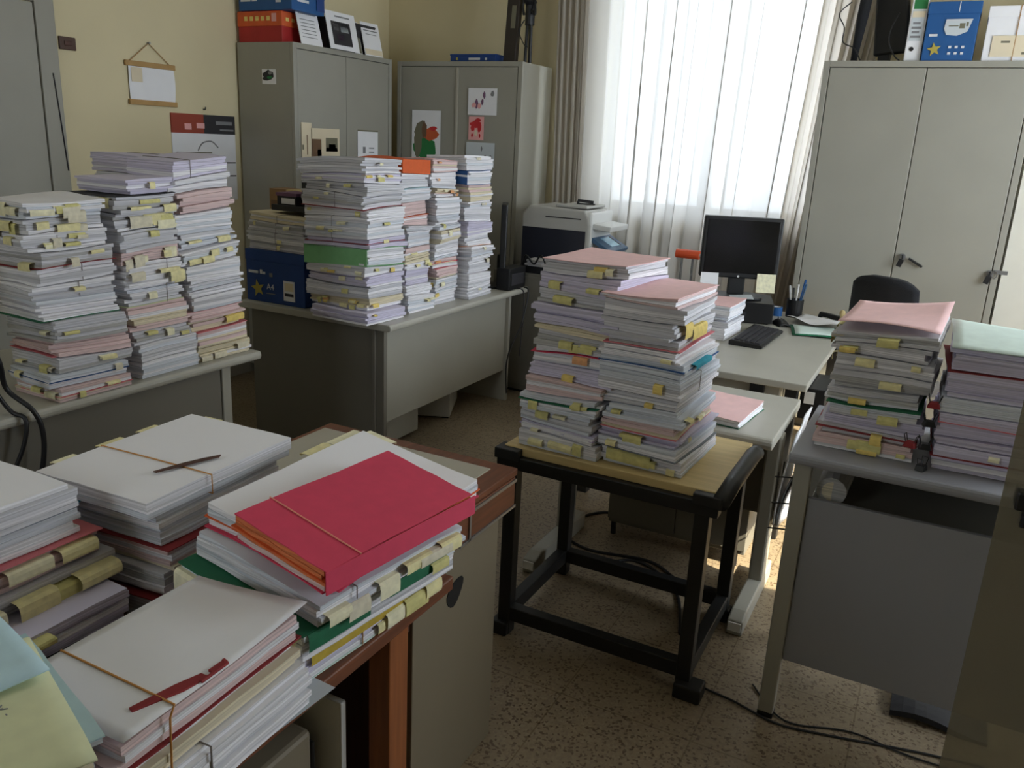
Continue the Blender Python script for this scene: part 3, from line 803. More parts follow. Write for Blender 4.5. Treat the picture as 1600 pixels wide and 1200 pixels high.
# right front table with a drawer-height opening
d4 = thing('table', 'grey metal table with a front panel at the right', 'table', (.17, 2.5, 0))
TZ = .835
m = MB()
prof = [(2.72, TZ - .03), (2.205, TZ - .03)] + [(2.205 - .010 * math.sin(a), TZ - .015 - .015 * math.cos(a)) for a in [math.pi * k / 6 for k in range(1, 6)]] + [(2.205, TZ), (2.72, TZ)]
m.prism(prof, 'x', -.275, .64, 'metal_bluegrey').build('table_top', d4, bevel=.004)
for x in (-.238, .60):
    for y in (2.24, 2.67):
        lg = MB().box((x - .022, y - .022, .015), (x + .022, y + .022, TZ - .03), 'metal_grey').build('leg', d4, bevel=.004)
        MB().box((x - .022, y - .022, 0), (x + .022, y + .022, .015), 'rubber_black').build('foot_cap', lg)
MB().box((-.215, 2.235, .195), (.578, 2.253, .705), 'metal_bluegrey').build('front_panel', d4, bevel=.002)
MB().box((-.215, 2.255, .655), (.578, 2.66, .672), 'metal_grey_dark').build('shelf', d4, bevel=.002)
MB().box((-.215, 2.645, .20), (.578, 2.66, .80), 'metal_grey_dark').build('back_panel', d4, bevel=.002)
rl = thing('paper_roll', 'crumpled roll of paper in the opening under the right table top', 'paper', (-.15, 2.42, .6725))
m = MB()
rb = random.Random(4)
for k, (r0, cx, cz) in enumerate(((.043, 0, .044), (.030, .0, .044), (.018, .004, .044))):
    vs = []
    m.tube([(cx - .012 + .05 * 0 + rb.uniform(-.002, .002), y, cz) for y in (-.13, -.06, .02, .12)], [r0 * rb.uniform(.92, 1.0) for _ in range(4)], 'paper_dull' if k != 1 else 'paper_cream', 14)
m.build('sheets', rl, local=True)
# loose things under that table
lp = thing('newspaper', 'dark folded newspaper on the floor below the right table panel', 'newspaper', (.22, 2.52, 0))
m = MB()
m.grid(lambda u, v: (-.13 + .26 * u, -.10 + .2 * v, .022 + .012 * math.sin(5 * u + 2 * v)), 8, 6, 'card_black', .018)
m.build('sheets', lp, local=True)

# dusty glass leaf at the right edge
gl = thing('glass_leaf', 'dusty tinted glass leaf with black lock at the right edge', 'glass panel', (.50, 1.25, 0))
MB().box((.127, 1.246, .04), (.92, 1.252, 1.95), 'dusty_glass').build('pane', gl)
MB().box((.10, 1.20, 0), (.94, 1.30, .04), 'metal_grey_dark').build('base_rail', gl, bevel=.004)
lk = MB().box((.142, 1.228, 1.155), (.180, 1.270, 1.182), 'black_plastic').build('lock', gl, bevel=.003)
MB().cyl((.158, 1.240, 1.155), (.158, 1.240, 1.13), .005, 'black_plastic', 10).build('knob', lk)

# front desks with the nearest piles
WZ = .72
t2 = thing('wooden_desk', 'brown wooden desk in the foreground under the nearest paper piles', 'desk', (-1.28, .55, 0))
MB().box((-1.84, -.30, WZ - .032), (-.795, 1.335, WZ), 'wood_brown').build('desk_top', t2, bevel=.004)
MB().box((-1.78, 1.24, WZ - .12), (-.86, 1.27, WZ - .032), 'wood_dark').build('apron', t2, bevel=.002)
MB().box((-.90, -.2, WZ - .085), (-.87, 1.10, WZ - .032), 'wood_dark').build('apron', t2, bevel=.002)
for x, y in ((-.85, 1.18), (-1.76, 1.18), (-.85, -.22), (-1.76, -.22)):
    MB().box((x - .026, y - .032, 0), (x + .026, y + .032, WZ - .032), 'wood_orange').build('leg', t2, bevel=.003)
MB().box((-1.72, .0, .05), (-.88, 1.14, .07), 'wood_dark').build('lower_shelf', t2, bevel=.002)
MB().box((-1.74, 1.20, .05), (-.90, 1.215, WZ - .032), 'wood_dark').build('rear_panel', t2, bevel=.002)
cb = thing('computer_case', 'beige computer case on the shelf under the wooden desk', 'computer', (-1.10, .80, .07))
MB().box((-.19, -.42, .006), (.16, .25, .405), 'beige_steel').build('case', cb, bevel=.01, local=True)
MB().box((.05, .25, .04), (.16, .262, .37), 'black_plastic').build('front_panel', cb, bevel=.006, local=True)
MB().box((-.17, -.38, 0), (.14, .22, .006), 'rubber_black').build('foot', cb, local=True)
wbd = thing('white_board', 'white-edged panel standing beside the beige computer case', 'board', (-.985, 1.10, .07))
MB().box((-.10, -.008, 0), (.085, .008, .45), 'plastic_white').build('panel', wbd, bevel=.003, local=True)

t1 = thing('metal_desk', 'beige metal desk with brown edged top behind the wooden desk', 'desk', (-1.2, 1.57, 0))
AZ = .78
MB().box((-1.52, 1.345, AZ - .022), (-.895, 1.815, AZ - .002), 'wood_brown').build('top_rim', t1, bevel=.003)
MB().box((-1.50, 1.36, AZ - .012), (-.95, 1.765, AZ + .001), 'laminate').build('top_inlay', t1, bevel=.001)
MB().box((-.909, 1.35, AZ - .105), (-.893, 1.80, AZ - .022), 'wood_brown').build('edge_rail', t1, bevel=.002)
m = MB()
m.box((-.894, 1.56, AZ - .034), (-.889, 1.80, AZ - .026), 'steel').box((-.894, 1.56, AZ - .106), (-.889, 1.80, AZ - .099), 'steel').box((-.894, 1.56, AZ - .106), (-.889, 1.568, AZ - .026), 'steel')
m.box((-.894, 1.52, AZ - .106), (-.889, 1.56, AZ - .099), 'steel')
m.build('metal_trim', t1)
MB().box((-.920, 1.345, 0), (-.903, 1.735, AZ - .105), 'beige_steel').build('side_panel', t1, bevel=.003)
MB().box((-1.50, 1.38, 0), (-.92, 1.40, AZ - .105), 'beige_steel').build('front_panel', t1, bevel=.003)
MB().box((-1.50, 1.715, .0), (-.92, 1.735, AZ - .105), 'beige_steel').build('back_panel', t1, bevel=.003)
MB().box((-1.52, 1.345, 0), (-1.50, 1.735, AZ - .105), 'beige_steel').build('side_panel', t1, bevel=.003)
m = MB()
m.prism([(1.523 + .036 * math.cos(a) * (1 + .3 * math.sin(a)), .552 + .033 * math.sin(a) + .3 * .036 * math.cos(a)) for a in [k * math.pi / 8 for k in range(16)]], 'x', -.904, -.9015, 'dark_void')
m.build('finger_hole', t1)

# ---------------------------------------------------------------- office machines and small things
# printer on a grey stand near the curtain
ps = thing('printer_stand', 'grey cabinet carrying the printer beside the curtain', 'cabinet', (-2.22, 5.02, 0))
MB().box((-2.58, 4.72, .02), (-1.86, 5.34, .80), 'metal_grey_dark').build('body', ps, bevel=.004)
MB().box((-2.56, 4.708, .06), (-2.225, 4.72, .78), 'metal_grey_dark').build('door', ps, bevel=.003)
MB().box((-2.22, 4.708, .06), (-1.88, 4.72, .78), 'metal_grey_dark').build('door', ps, bevel=.003)
MB().box((-2.56, 4.74, 0), (-1.88, 5.32, .02), 'black_plastic').build('plinth', ps)
pr = thing('printer', 'grey and black multifunction printer with a tilted blue control panel', 'printer', (-2.22, 5.10, .80))
prof = [(-.27, 0), (.21, 0), (.21, .31), (.20, .36), (.17, .405), (-.22, .415), (-.27, .36)]
MB().prism([(x, z) for x, z in prof if True], 'y', -.185, .20, 'plastic_grey').build('casing', pr, bevel=.012, local=True)
MB().box((-.262, -.1875, .01), (.185, -.184, .275), 'plastic_navy').build('side_cover', pr, bevel=.002, local=True)
MB().box((-.10, -.187, .345), (.15, -.183, .352), 'print_dark').build('slot', pr, local=True)
MB().box((.17, -.17, .02), (.218, .19, .395), 'plastic_white').build('front_cover', pr, bevel=.012, local=True)
cp = MB().box((.215, -.15, .215), (.385, .17, .24), 'plastic_blue', ry=math.radians(28), c=(.215, 0, .26)).build('control_panel', pr, bevel=.005, local=True)
MB().box((.25, -.05, .24), (.345, .09, .2425), 'lcd', ry=math.radians(28), c=(.215, 0, .26)).build('screen', cp, local=True)
MB().box((.25, .10, .24), (.345, .115, .2425), 'black_plastic', ry=math.radians(28), c=(.215, 0, .26)).build('button_strip', cp, local=True)
MB().box((.218, -.15, .285), (.34, .17, .32), 'plastic_white', ry=math.radians(6)).build('output_cover', pr, bevel=.006, local=True)
MB().box((.218, -.13, .06), (.30, .15, .085), 'plastic_grey').build('paper_tray', pr, bevel=.004, local=True)
MB().box((-.05, -.15, .412), (.17, .17, .428), 'plastic_grey').build('scanner_lid', pr, bevel=.006, local=True)
st_ = thing('stapler', 'small black stapler lying on the printer lid', 'stapler', (-2.13, 5.12, 1.2285), math.radians(14))
MB().box((-.06, -.012, 0), (.06, .012, .008), 'black_plastic').box((-.055, -.011, .012), (.05, .011, .03), 'black_plastic', ry=.08).box((-.06, -.010, .006), (-.045, .010, .02), 'black_plastic').build('body', st_, bevel=.002, local=True)
# low clutter in front of the printer
tr = thing('tray', 'black letter tray with papers in front of the printer', 'tray', (-2.20, 4.81, .8005))
m = MB().box((-.20, -.075, 0), (.20, .075, .008), 'black_plastic').box((-.20, -.075, .008), (.20, -.069, .045), 'black_plastic').box((-.20, .069, .008), (.20, .075, .045), 'black_plastic').box((-.20, -.069, .008), (-.194, .069, .045), 'black_plastic')
m.build('tray', tr, local=True)
pt = thing('paper_bundle', 'grey-white papers lying in the black tray before the printer', 'papers', (-2.19, 4.81, .809))
m = MB()
for i in range(6):
    a = R.uniform(-.02, .02)
    m.box((-.165 + a, -.06, .0125 * i), (.16 + a, .06, .0125 * i + .012), 'paper_dull' if i % 2 else 'paper_grey', rz=a)
m.build('sheets', pt, local=True)
tag(MB().tube(smooth_path([(-2.4, 4.77, .83), (-2.36, 4.74, .91), (-2.30, 4.74, .86), (-2.25, 4.735, .92), (-2.19, 4.73, .83), (-2.12, 4.73, .815), (-2.0, 4.76, .81)]), .006, 'black_plastic', 7).build('cable', smooth=True), 'tangled black cable in front of the printer', 'cable')
tag(MB().tube(smooth_path([(-2.30, 4.62, .726), (-2.262, 4.60, .715), (-2.256, 4.57, .62), (-2.262, 4.52, .50), (-2.30, 4.47, .36), (-2.32, 4.46, .24), (-2.32, 4.48, .06)]), .005, 'black_plastic', 7).build('cable', smooth=True), 'dark cable hanging down the far end of the middle desk', 'cable')
tag(MB().tube(smooth_path([(-2.34, 4.56, .727), (-2.268, 4.545, .714), (-2.258, 4.54, .60), (-2.262, 4.54, .46), (-2.272, 4.54, .3)]), .004, 'print_dark', 7).build('cable', smooth=True), 'second thinner cable hanging beside the first at the desk end', 'cable')

mo = thing('monitor', 'black flat monitor seen edge-on behind the last stack', 'monitor', (-2.435, 4.57, DZ), math.radians(27))
MB().box((-.02, -.10, .11), (.018, .12, .515), 'black_plastic').build('casing', mo, bevel=.006, local=True)
MB().box((-.035, -.03, .01), (-.005, .03, .2), 'black_plastic').build('neck', mo, bevel=.004, local=True)
MB().box((-.09, -.09, 0), (.015, .10, .012), 'black_plastic').build('base', mo, bevel=.004, local=True)
bp = thing('speaker', 'black box-shaped device at the far end of the middle desk', 'device', (-2.365, 4.56, DZ))
MB().box((-.045, -.11, 0), (.045, .11, .135), 'black_plastic').build('case', bp, bevel=.006, local=True)
MB().box((.045, -.08, .03), (.047, .08, .10), 'print_dark').build('grille', bp, local=True)

# monitor group on the window desk
pc = thing('desktop_computer', 'black flat desktop computer under the window desk monitor', 'computer', (-.945, 4.62, DZ), math.radians(14))
MB().box((-.17, -.16, .008), (.16, .16, .115), 'black_plastic').build('case', pc, bevel=.004, local=True)
MB().box((-.14, -.164, .03), (.02, -.16, .06), 'print_dark').build('drive_slot', pc, local=True)
MB().box((-.15, -.14, 0), (.14, .14, .008), 'rubber_black').build('foot', pc, local=True)
mz = DZ + .1155
mn = thing('monitor', 'black square-ish monitor with sticky notes on the window desk', 'monitor', (-.985, 4.60, mz), math.radians(22))
MB().box((-.21, -.02, .105), (.21, .03, .435), 'black_plastic').build('casing', mn, bevel=.008, local=True)
MB().box((-.19, -.0225, .132), (.19, -.0198, .418), 'screen').build('screen', mn, bevel=.001, local=True)
MB().box((-.045, .005, .01), (.045, .035, .16), 'black_plastic').build('neck', mn, bevel=.006, local=True)
MB().prism(rounded(.27, .20, .05), 'z', 0, .014, 'black_plastic').build('base', mn, bevel=.004, local=True)
MB().cyl((.0, -.0225, .116), (.0, -.019, .116), .006, 'plastic_white', 12).build('power_light', mn, local=True)
def sticky(label, x, z, s, rz, mt='tab_b'):
    a = math.radians(22)
    ca, sa = math.cos(a), math.sin(a)
    px_, py_ = -.985 + x * ca + .029 * sa, 4.60 + x * sa - .029 * ca
    t = thing('sticky_note', label, 'note', (px_, py_, mz + z), a)
    MB().grid(lambda u, v: (-s / 2 + s * u, -.014 * (1 - v) ** 2 - .002, -s + s * v), 4, 6, mt).build('sheet', t, local=True, smooth=True)
    return t
sticky('pale yellow sticky note at the monitor lower right corner', .150, .138, .10, 0)
sticky('white sticky note at the monitor lower left corner', -.155, .130, .095, 0, 'sheet_white')
nt_ = thing('paper_slip', 'bluish paper slip lying on the monitor base', 'paper', (-.93, 4.50, mz + .0145), math.radians(20))
MB().grid(lambda u, v: (-.06 + .12 * u, -.045 + .09 * v, .004 + .01 * u * v), 5, 4, 'sheet_pale', .001).build('sheet', nt_, local=True)

kb = thing('keyboard', 'black computer keyboard on the pale window desk', 'keyboard', (-.752, 4.12, DZ), math.radians(-2))
MB().prism([(-.078, 0), (.078, 0), (.082, .012), (.07, .018), (-.07, .028), (-.08, .02)], 'y', -.225, .225, 'black_plastic').build('case', kb, bevel=.003, local=True)
m = MB()
for i in range(5):
    for j in range(20):
        x = -.058 + i * .025; y = -.208 + j * .0208
        zt = .0285 - (x + .07) * .07
        m.box((x, y, zt - .004), (x + .021, y + .0175, zt + .004), 'print_dark')
k = m.build('keycaps', kb, bevel=.002, local=True); k['kind'] = 'stuff'
mp_ = thing('mouse', 'black computer mouse beside the keyboard', 'mouse', (-.715, 4.555, DZ), math.radians(35))
m = MB()
m.grid(lambda u, v: ((-.033 + .066 * u), (-.058 + .116 * v), .002 + .036 * max(0, math.sin(math.pi * u)) ** .5 * max(0, math.sin(math.pi * (v * .9 + .05))) ** .6), 10, 12, 'black_plastic', .0015)
m.build('body', mp_, local=True, smooth=True)
MB().cyl((-.004, .03, .036), (.004, .03, .036), .006, 'print_grey', 10).build('wheel', mp_, local=True)
cup = thing('pen_cup', 'black mesh pen cup near the window desk edge', 'pen cup', (-.70, 4.86, DZ))
MB().lathe((0, 0, 0), [(.045, 0), (.047, .1), (.047, .10), (.043, .10), (.041, .006)], 'black_plastic', 24).build('cup', cup, local=True)
for i, (dx, dy, h, mt, lb) in enumerate(((-.02, .0, .165, 'plastic_white', 'white pen leaning in the pen cup'), (.004, -.012, .18, 'plastic_white', 'white marker upright in the pen cup'), (.018, .012, .205, 'box_blue', 'tallest blue pen in the pen cup'), (.024, -.006, .185, 'plastic_blue', 'light blue pen in the pen cup'), (-.012, .018, .15, 'black_plastic', 'short black pen in the pen cup'))):
    pen = thing('pen', lb, 'pen', (-.70 + dx * .7, 4.86 + dy * .7, DZ + .008), 0, 'pens in the black cup')
    MB().cyl((0, 0, 0), (dx, dy, h * .75), .005, mt, 8).build('barrel', pen, local=True)
    MB().cyl((dx, dy, h * .75), (dx * 1.33, dy * 1.33, h), .0062, mt, 8).build('cap', pen, local=True)
bc = thing('tape_roll', 'small blue tape roll beside the computer', 'tape', (-.79, 4.83, DZ))
MB().lathe((0, 0, 0), [(.032, 0), (.032, .05), (.02, .05), (.02, .002)], 'box_blue', 20).build('roll', bc, local=True)
MB().lathe((0, 0, .001), [(.02, 0), (.02, .049), (.017, .049), (.017, .001)], 'plastic_white', 20).build('core', bc, local=True)
gf = thing('folder', 'mint green folder lying open on the window desk', 'folder', (-.53, 4.50, DZ), math.radians(12))
MB().grid(lambda u, v: (-.12 + .24 * u, -.16 + .30 * v, .006 + .006 * math.sin(4 * v + 2 * u)), 6, 8, 'card_darkgreen', .002).build('cover', gf, local=True, smooth=True)
MB().grid(lambda u, v: (-.105 + .21 * u, -.14 + .27 * v, .010 + .006 * math.sin(4 * v + 2 * u)), 6, 8, 'card_mint', .002).build('sheet', gf, local=True, smooth=True)
wp = thing('loose_papers', 'crumpled white papers on the green folder', 'papers', (-.56, 4.70, DZ + .012), math.radians(-20))
MB().grid(lambda u, v: (-.12 + .24 * u, -.09 + .18 * v, .016 + .012 * math.sin(6 * u + 1) * math.cos(5 * v)), 10, 8, 'sheet_white', .001).build('sheet', wp, local=True, smooth=True)
s2 = thing('stapler', 'black stapler at the rear of the window desk', 'stapler', (-.50, 4.87, DZ), math.radians(-15))
MB().box((-.07, -.016, 0), (.07, .016, .01), 'black_plastic').box((-.065, -.014, .016), (.06, .014, .04), 'black_plastic', ry=.08).box((-.07, -.012, .008), (-.05, .012, .03), 'black_plastic').build('body', s2, bevel=.003, local=True)
wt = thing('wood_block', 'small pale wooden stamp standing behind the pink-topped stack', 'stamp', (-.435, 4.78, DZ))
MB().lathe((0, 0, 0), [(.022, 0), (.022, .012), (.012, .02), (.010, .05), (.016, .065), (.013, .08), (.004, .085)], 'wood_pale', 14).build('handle', wt, local=True, smooth=True)

# orange-gripped thin metal stand by the curtain
og = thing('trolley', 'thin metal hand trolley with an orange grip by the curtain', 'trolley', (-1.42, 5.18, 0))
MB().cyl((-.09, 0, .97), (.06, 0, .97), .028, 'orange_plastic', 16).build('grip', og, local=True, smooth=False)
for x in (-.05, .02):
    MB().tube([(x, 0, .955), (x, .0, .05)], .008, 'chrome', 8).build('tube', og, local=True)
MB().tube([(.06, 0, .97), (.17, .0, .955)], .010, 'plastic_grey', 8).build('crossbar', og, local=True)
MB().box((-.12, -.12, 0), (.09, .06, .02), 'steel').build('footplate', og, bevel=.003, local=True)
for x in (-.10, .07):
    MB().cyl((x - .012, .07, .05), (x + .012, .07, .05), .05, 'black_plastic', 16).build('wheel', og, local=True)

# brown heating cover under the sill
rd_ = thing('radiator_cover', 'brown panel below the window sill behind the monitor', 'radiator', (-1.25, 5.60, 0))
m = MB().box((-1.75, 5.605, .10), (-.80, 5.635, 1.05), 'radiator_brown')
m.build('panel', rd_, bevel=.004)
for x in (-1.7, -.85):
    MB().box((x - .03, 5.61, 0), (x + .03, 5.63, .10), 'radiator_brown').build('foot', rd_)

# office chair behind the window desk
ch = thing('office_chair', 'black office chair before the big right cabinet', 'chair', (-.15, 4.68, 0), math.radians(-28))
MB().grid(lambda u, v: ((-.19 + .38 * u) * (1 - .10 * max(0, v - .4)), -.20 - .03 * v + .05 * (2 * u - 1) ** 2, .60 + .44 * v - .05 * max(0, v - .8) * (2 * u - 1) ** 4 * 5), 12, 12, 'black_fabric').build('backrest', ch, local=True, smooth=True)
so = ch.children[0].modifiers.new('thick', 'SOLIDIFY'); so.thickness = .05
MB().prism(rounded(.44, .42, .09), 'z', .43, .50, 'black_fabric').build('seat', ch, bevel=.02, local=True)
MB().bar((0, -.19, .44), (0, -.24, .75), .06, .02, 'black_plastic').build('back_bracket', ch, local=True)
MB().cyl((0, 0, .10), (0, 0, .43), .025, 'black_plastic', 14).build('gas_column', ch, local=True)
for k in range(5):
    a = k * 2 * math.pi / 5 + .3
    e = (.27 * math.cos(a), .27 * math.sin(a))
    lg = MB().bar((0, 0, .10), (e[0], e[1], .075), .045, .03, 'black_plastic').build('base_arm', ch, bevel=.006, local=True)
    MB().cyl((e[0] - .012, e[1], .028), (e[0] + .012, e[1], .028), .028, 'black_plastic', 14).build('castor', lg, local=True)

# wire pocket with folders on the flank of the typing table
wr = thing('wire_rack', 'wire pocket fixed to the flank of the typing table', 'rack', (-.385, 3.05, .30))
for z in (0.0, .10, .20):
    MB().tube([(-.012, -.17, z), (.07, -.17, z + .012), (.07, .17, z + .012), (-.012, .17, z)], .003, 'black_steel', 6).build('wire', wr, local=True)
for y in (-.12, 0, .12):
    MB().tube([(-.010, y, .20), (-.010, y, -.005), (.07, y, .0), (.072, y, .22)], .003, 'black_steel', 6).build('wire', wr, local=True)
for i, (x, mt, lb, h, tl_) in enumerate(((.004, 'card_white', 'white paper folder upright in the wire pocket', .36, .06), (.026, 'card_grey', 'blue-grey folder upright in the wire pocket', .33, .16), (.046, 'sheet_white', 'bent white sheets at the outer side of the wire pocket', .35, .24))):
    f = thing('folder', lb, 'folder', (-.385 + x, 3.05, .302), -.09 * i, 'folders in the wire pocket')
    MB().grid(lambda u, v: (tl_ * v * v * .6 + .004 * math.sin(7 * u) * v, -.15 + .30 * u, .004 + h * v + .02 * u * v), 8, 8, mt).build('sheets', f, local=True, smooth=True)
    so = f.children[0].modifiers.new('thick', 'SOLIDIFY'); so.thickness = .006

# cables on the floor and at the left desk
for lb, pts, r in (('brown cable looping over the floor behind the black stand', [(-1.0, 3.30, .006), (-1.18, 3.26, .006), (-1.26, 3.02, .006), (-1.10, 2.90, .006), (-.85, 2.94, .006), (-.72, 2.87, .006), (-.60, 2.76, .006), (-.56, 2.55, .006)], .006),
                   ('second brown cable crossing under the black stand', [(-1.24, 2.87, .006), (-1.15, 2.80, .006), (-1.02, 2.80, .006), (-.90, 2.91, .006), (-.78, 2.87, .006), (-.66, 2.74, .006), (-.58, 2.5, .006)], .006),
                   ('dark cable running on the floor from the black stand to the right', [(-.52, 2.40, .005), (-.47, 2.27, .005), (-.33, 2.235, .005), (-.20, 2.20, .005), (-.06, 2.225, .005), (.25, 2.30, .005), (.7, 2.36, .005)], .0035),
                   ('second floor cable beside the first below the right table', [(-.30, 2.35, .005), (-.18, 2.225, .005), (.0, 2.275, .005), (.2, 2.255, .005), (.7, 2.30, .005)], .003),
                   ('thick black cable hanging over the left desk edge', [(-2.60, 1.36, 1.12), (-2.50, 1.395, 1.0), (-2.46, 1.42, .90), (-2.47, 1.44, .80), (-2.41, 1.475, .735), (-2.395, 1.49, .66), (-2.40, 1.48, .55), (-2.42, 1.44, .40)], .008),
                   ('second black cable at the left edge of the picture', [(-2.56, 1.35, 1.0), (-2.50, 1.39, .86), (-2.455, 1.43, .74), (-2.41, 1.45, .71), (-2.41, 1.43, .62), (-2.44, 1.38, .5)], .007)):
    tag(MB().tube(smooth_path(pts), r, 'black_plastic', 8).build('cable', smooth=True), lb, 'cable')
bs = thing('monitor', 'black monitor on its stand at the left end of the left desk', 'monitor', (-2.62, 1.24, DZ), math.radians(10))
MB().prism(rounded(.20, .26, .06), 'z', 0, .022, 'black_plastic').build('base', bs, bevel=.006, local=True)
MB().box((-.03, -.03, .02), (.0, .03, .22), 'black_plastic').build('neck', bs, bevel=.004, local=True)
MB().box((-.03, -.24, .12), (.01, .12, .48), 'black_plastic').build('casing', bs, bevel=.008, local=True)
# ---------------------------------------------------------------- paper bundles
ORD = ['topmost', 'second from top', 'third from top', 'fourth from top', 'fifth from top', 'sixth from top', 'seventh from top', 'eighth from top',
       'ninth from top', 'tenth from top', 'eleventh from top', 'twelfth from top', 'thirteenth from top', 'fourteenth from top']
BASE = {'w': ('white', ['white', 'white', 'grey', 'white', 'bluish']), 'g': ('grey-white', ['grey', 'white', 'dull', 'grey']), 'c': ('cream', ['cream', 'white', 'cream']),
        'l': ('lilac-white', ['lilac', 'lilac', 'white', 'lilac']), 'o': ('orange-edged', ['peach', 'pinkish', 'peach']), 'p': ('pinkish', ['pinkish', 'white', 'pinkish', 'cream']), 'b': ('bluish-white', ['bluish', 'white', 'bluish', 'grey'])}
class Surf:
    """gently bent paper surface over the stack's own x,y"""
    def __init__(s, z, a=0, b=0, c=0, d=0, e=0, w=0, p=0):
        s.k = (z, a, b, c, d, e, w, p)
    def __call__(s, x, y):
        z, a, b, c, d, e, w, p = s.k
        return z + a * x + b * y + c * x * x + d * y * y + e * x * y + w * (math.sin(17 * x + 11 * y + p) - math.sin(p)) + w * .6 * math.sin(31 * x - 26 * y)

def slab(mb, w, d, fb, ft, mt, rnd, jit=.002, skew=0.0, ox=0, oy=0, n=5, wav=.0012):
    """one gathering of sheets: outline w x d around (ox,oy), between height functions fb and ft"""
    ca, sa = math.cos(skew), math.sin(skew)
    co = [[rnd.uniform(-jit, jit) for _ in range(2)] for _ in range(4)]
    def P(u, v):
        x = (u - .5) * w + (co[0][0] * (1 - u) + co[1][0] * u)
        y = (v - .5) * d + (co[2][1] * (1 - v) + co[3][1] * v)
        x += wav * math.sin(v * 11 + co[0][1] * 4000); y += wav * math.sin(u * 13 + co[1][1] * 4000)
        return (x * ca - y * sa + ox, x * sa + y * ca + oy)
    W = n + 1
    vt, vb = [], []
    for i in range(W):
        for j in range(W):
            x, y = P(i / n, j / n)
            vt.append((x, y, ft(x, y))); vb.append((x, y, fb(x, y)))
    fs = []
    o = W * W
    for i in range(n):
        for j in range(n):
            q = (i * W + j, (i + 1) * W + j, (i + 1) * W + j + 1, i * W + j + 1)
            fs.append(q); fs.append(tuple(o + k for k in reversed(q)))
    rim = [i * W for i in range(W)] + [n * W + j for j in range(1, W)] + [i * W + n for i in range(n - 1, -1, -1)] + [j for j in range(n - 1, 0, -1)]
    for k in range(len(rim)):
        a, b = rim[k], rim[(k + 1) % len(rim)]
        fs.append((b, a, a + o, b + o))
    mb.add(vt + vb, fs, mt)

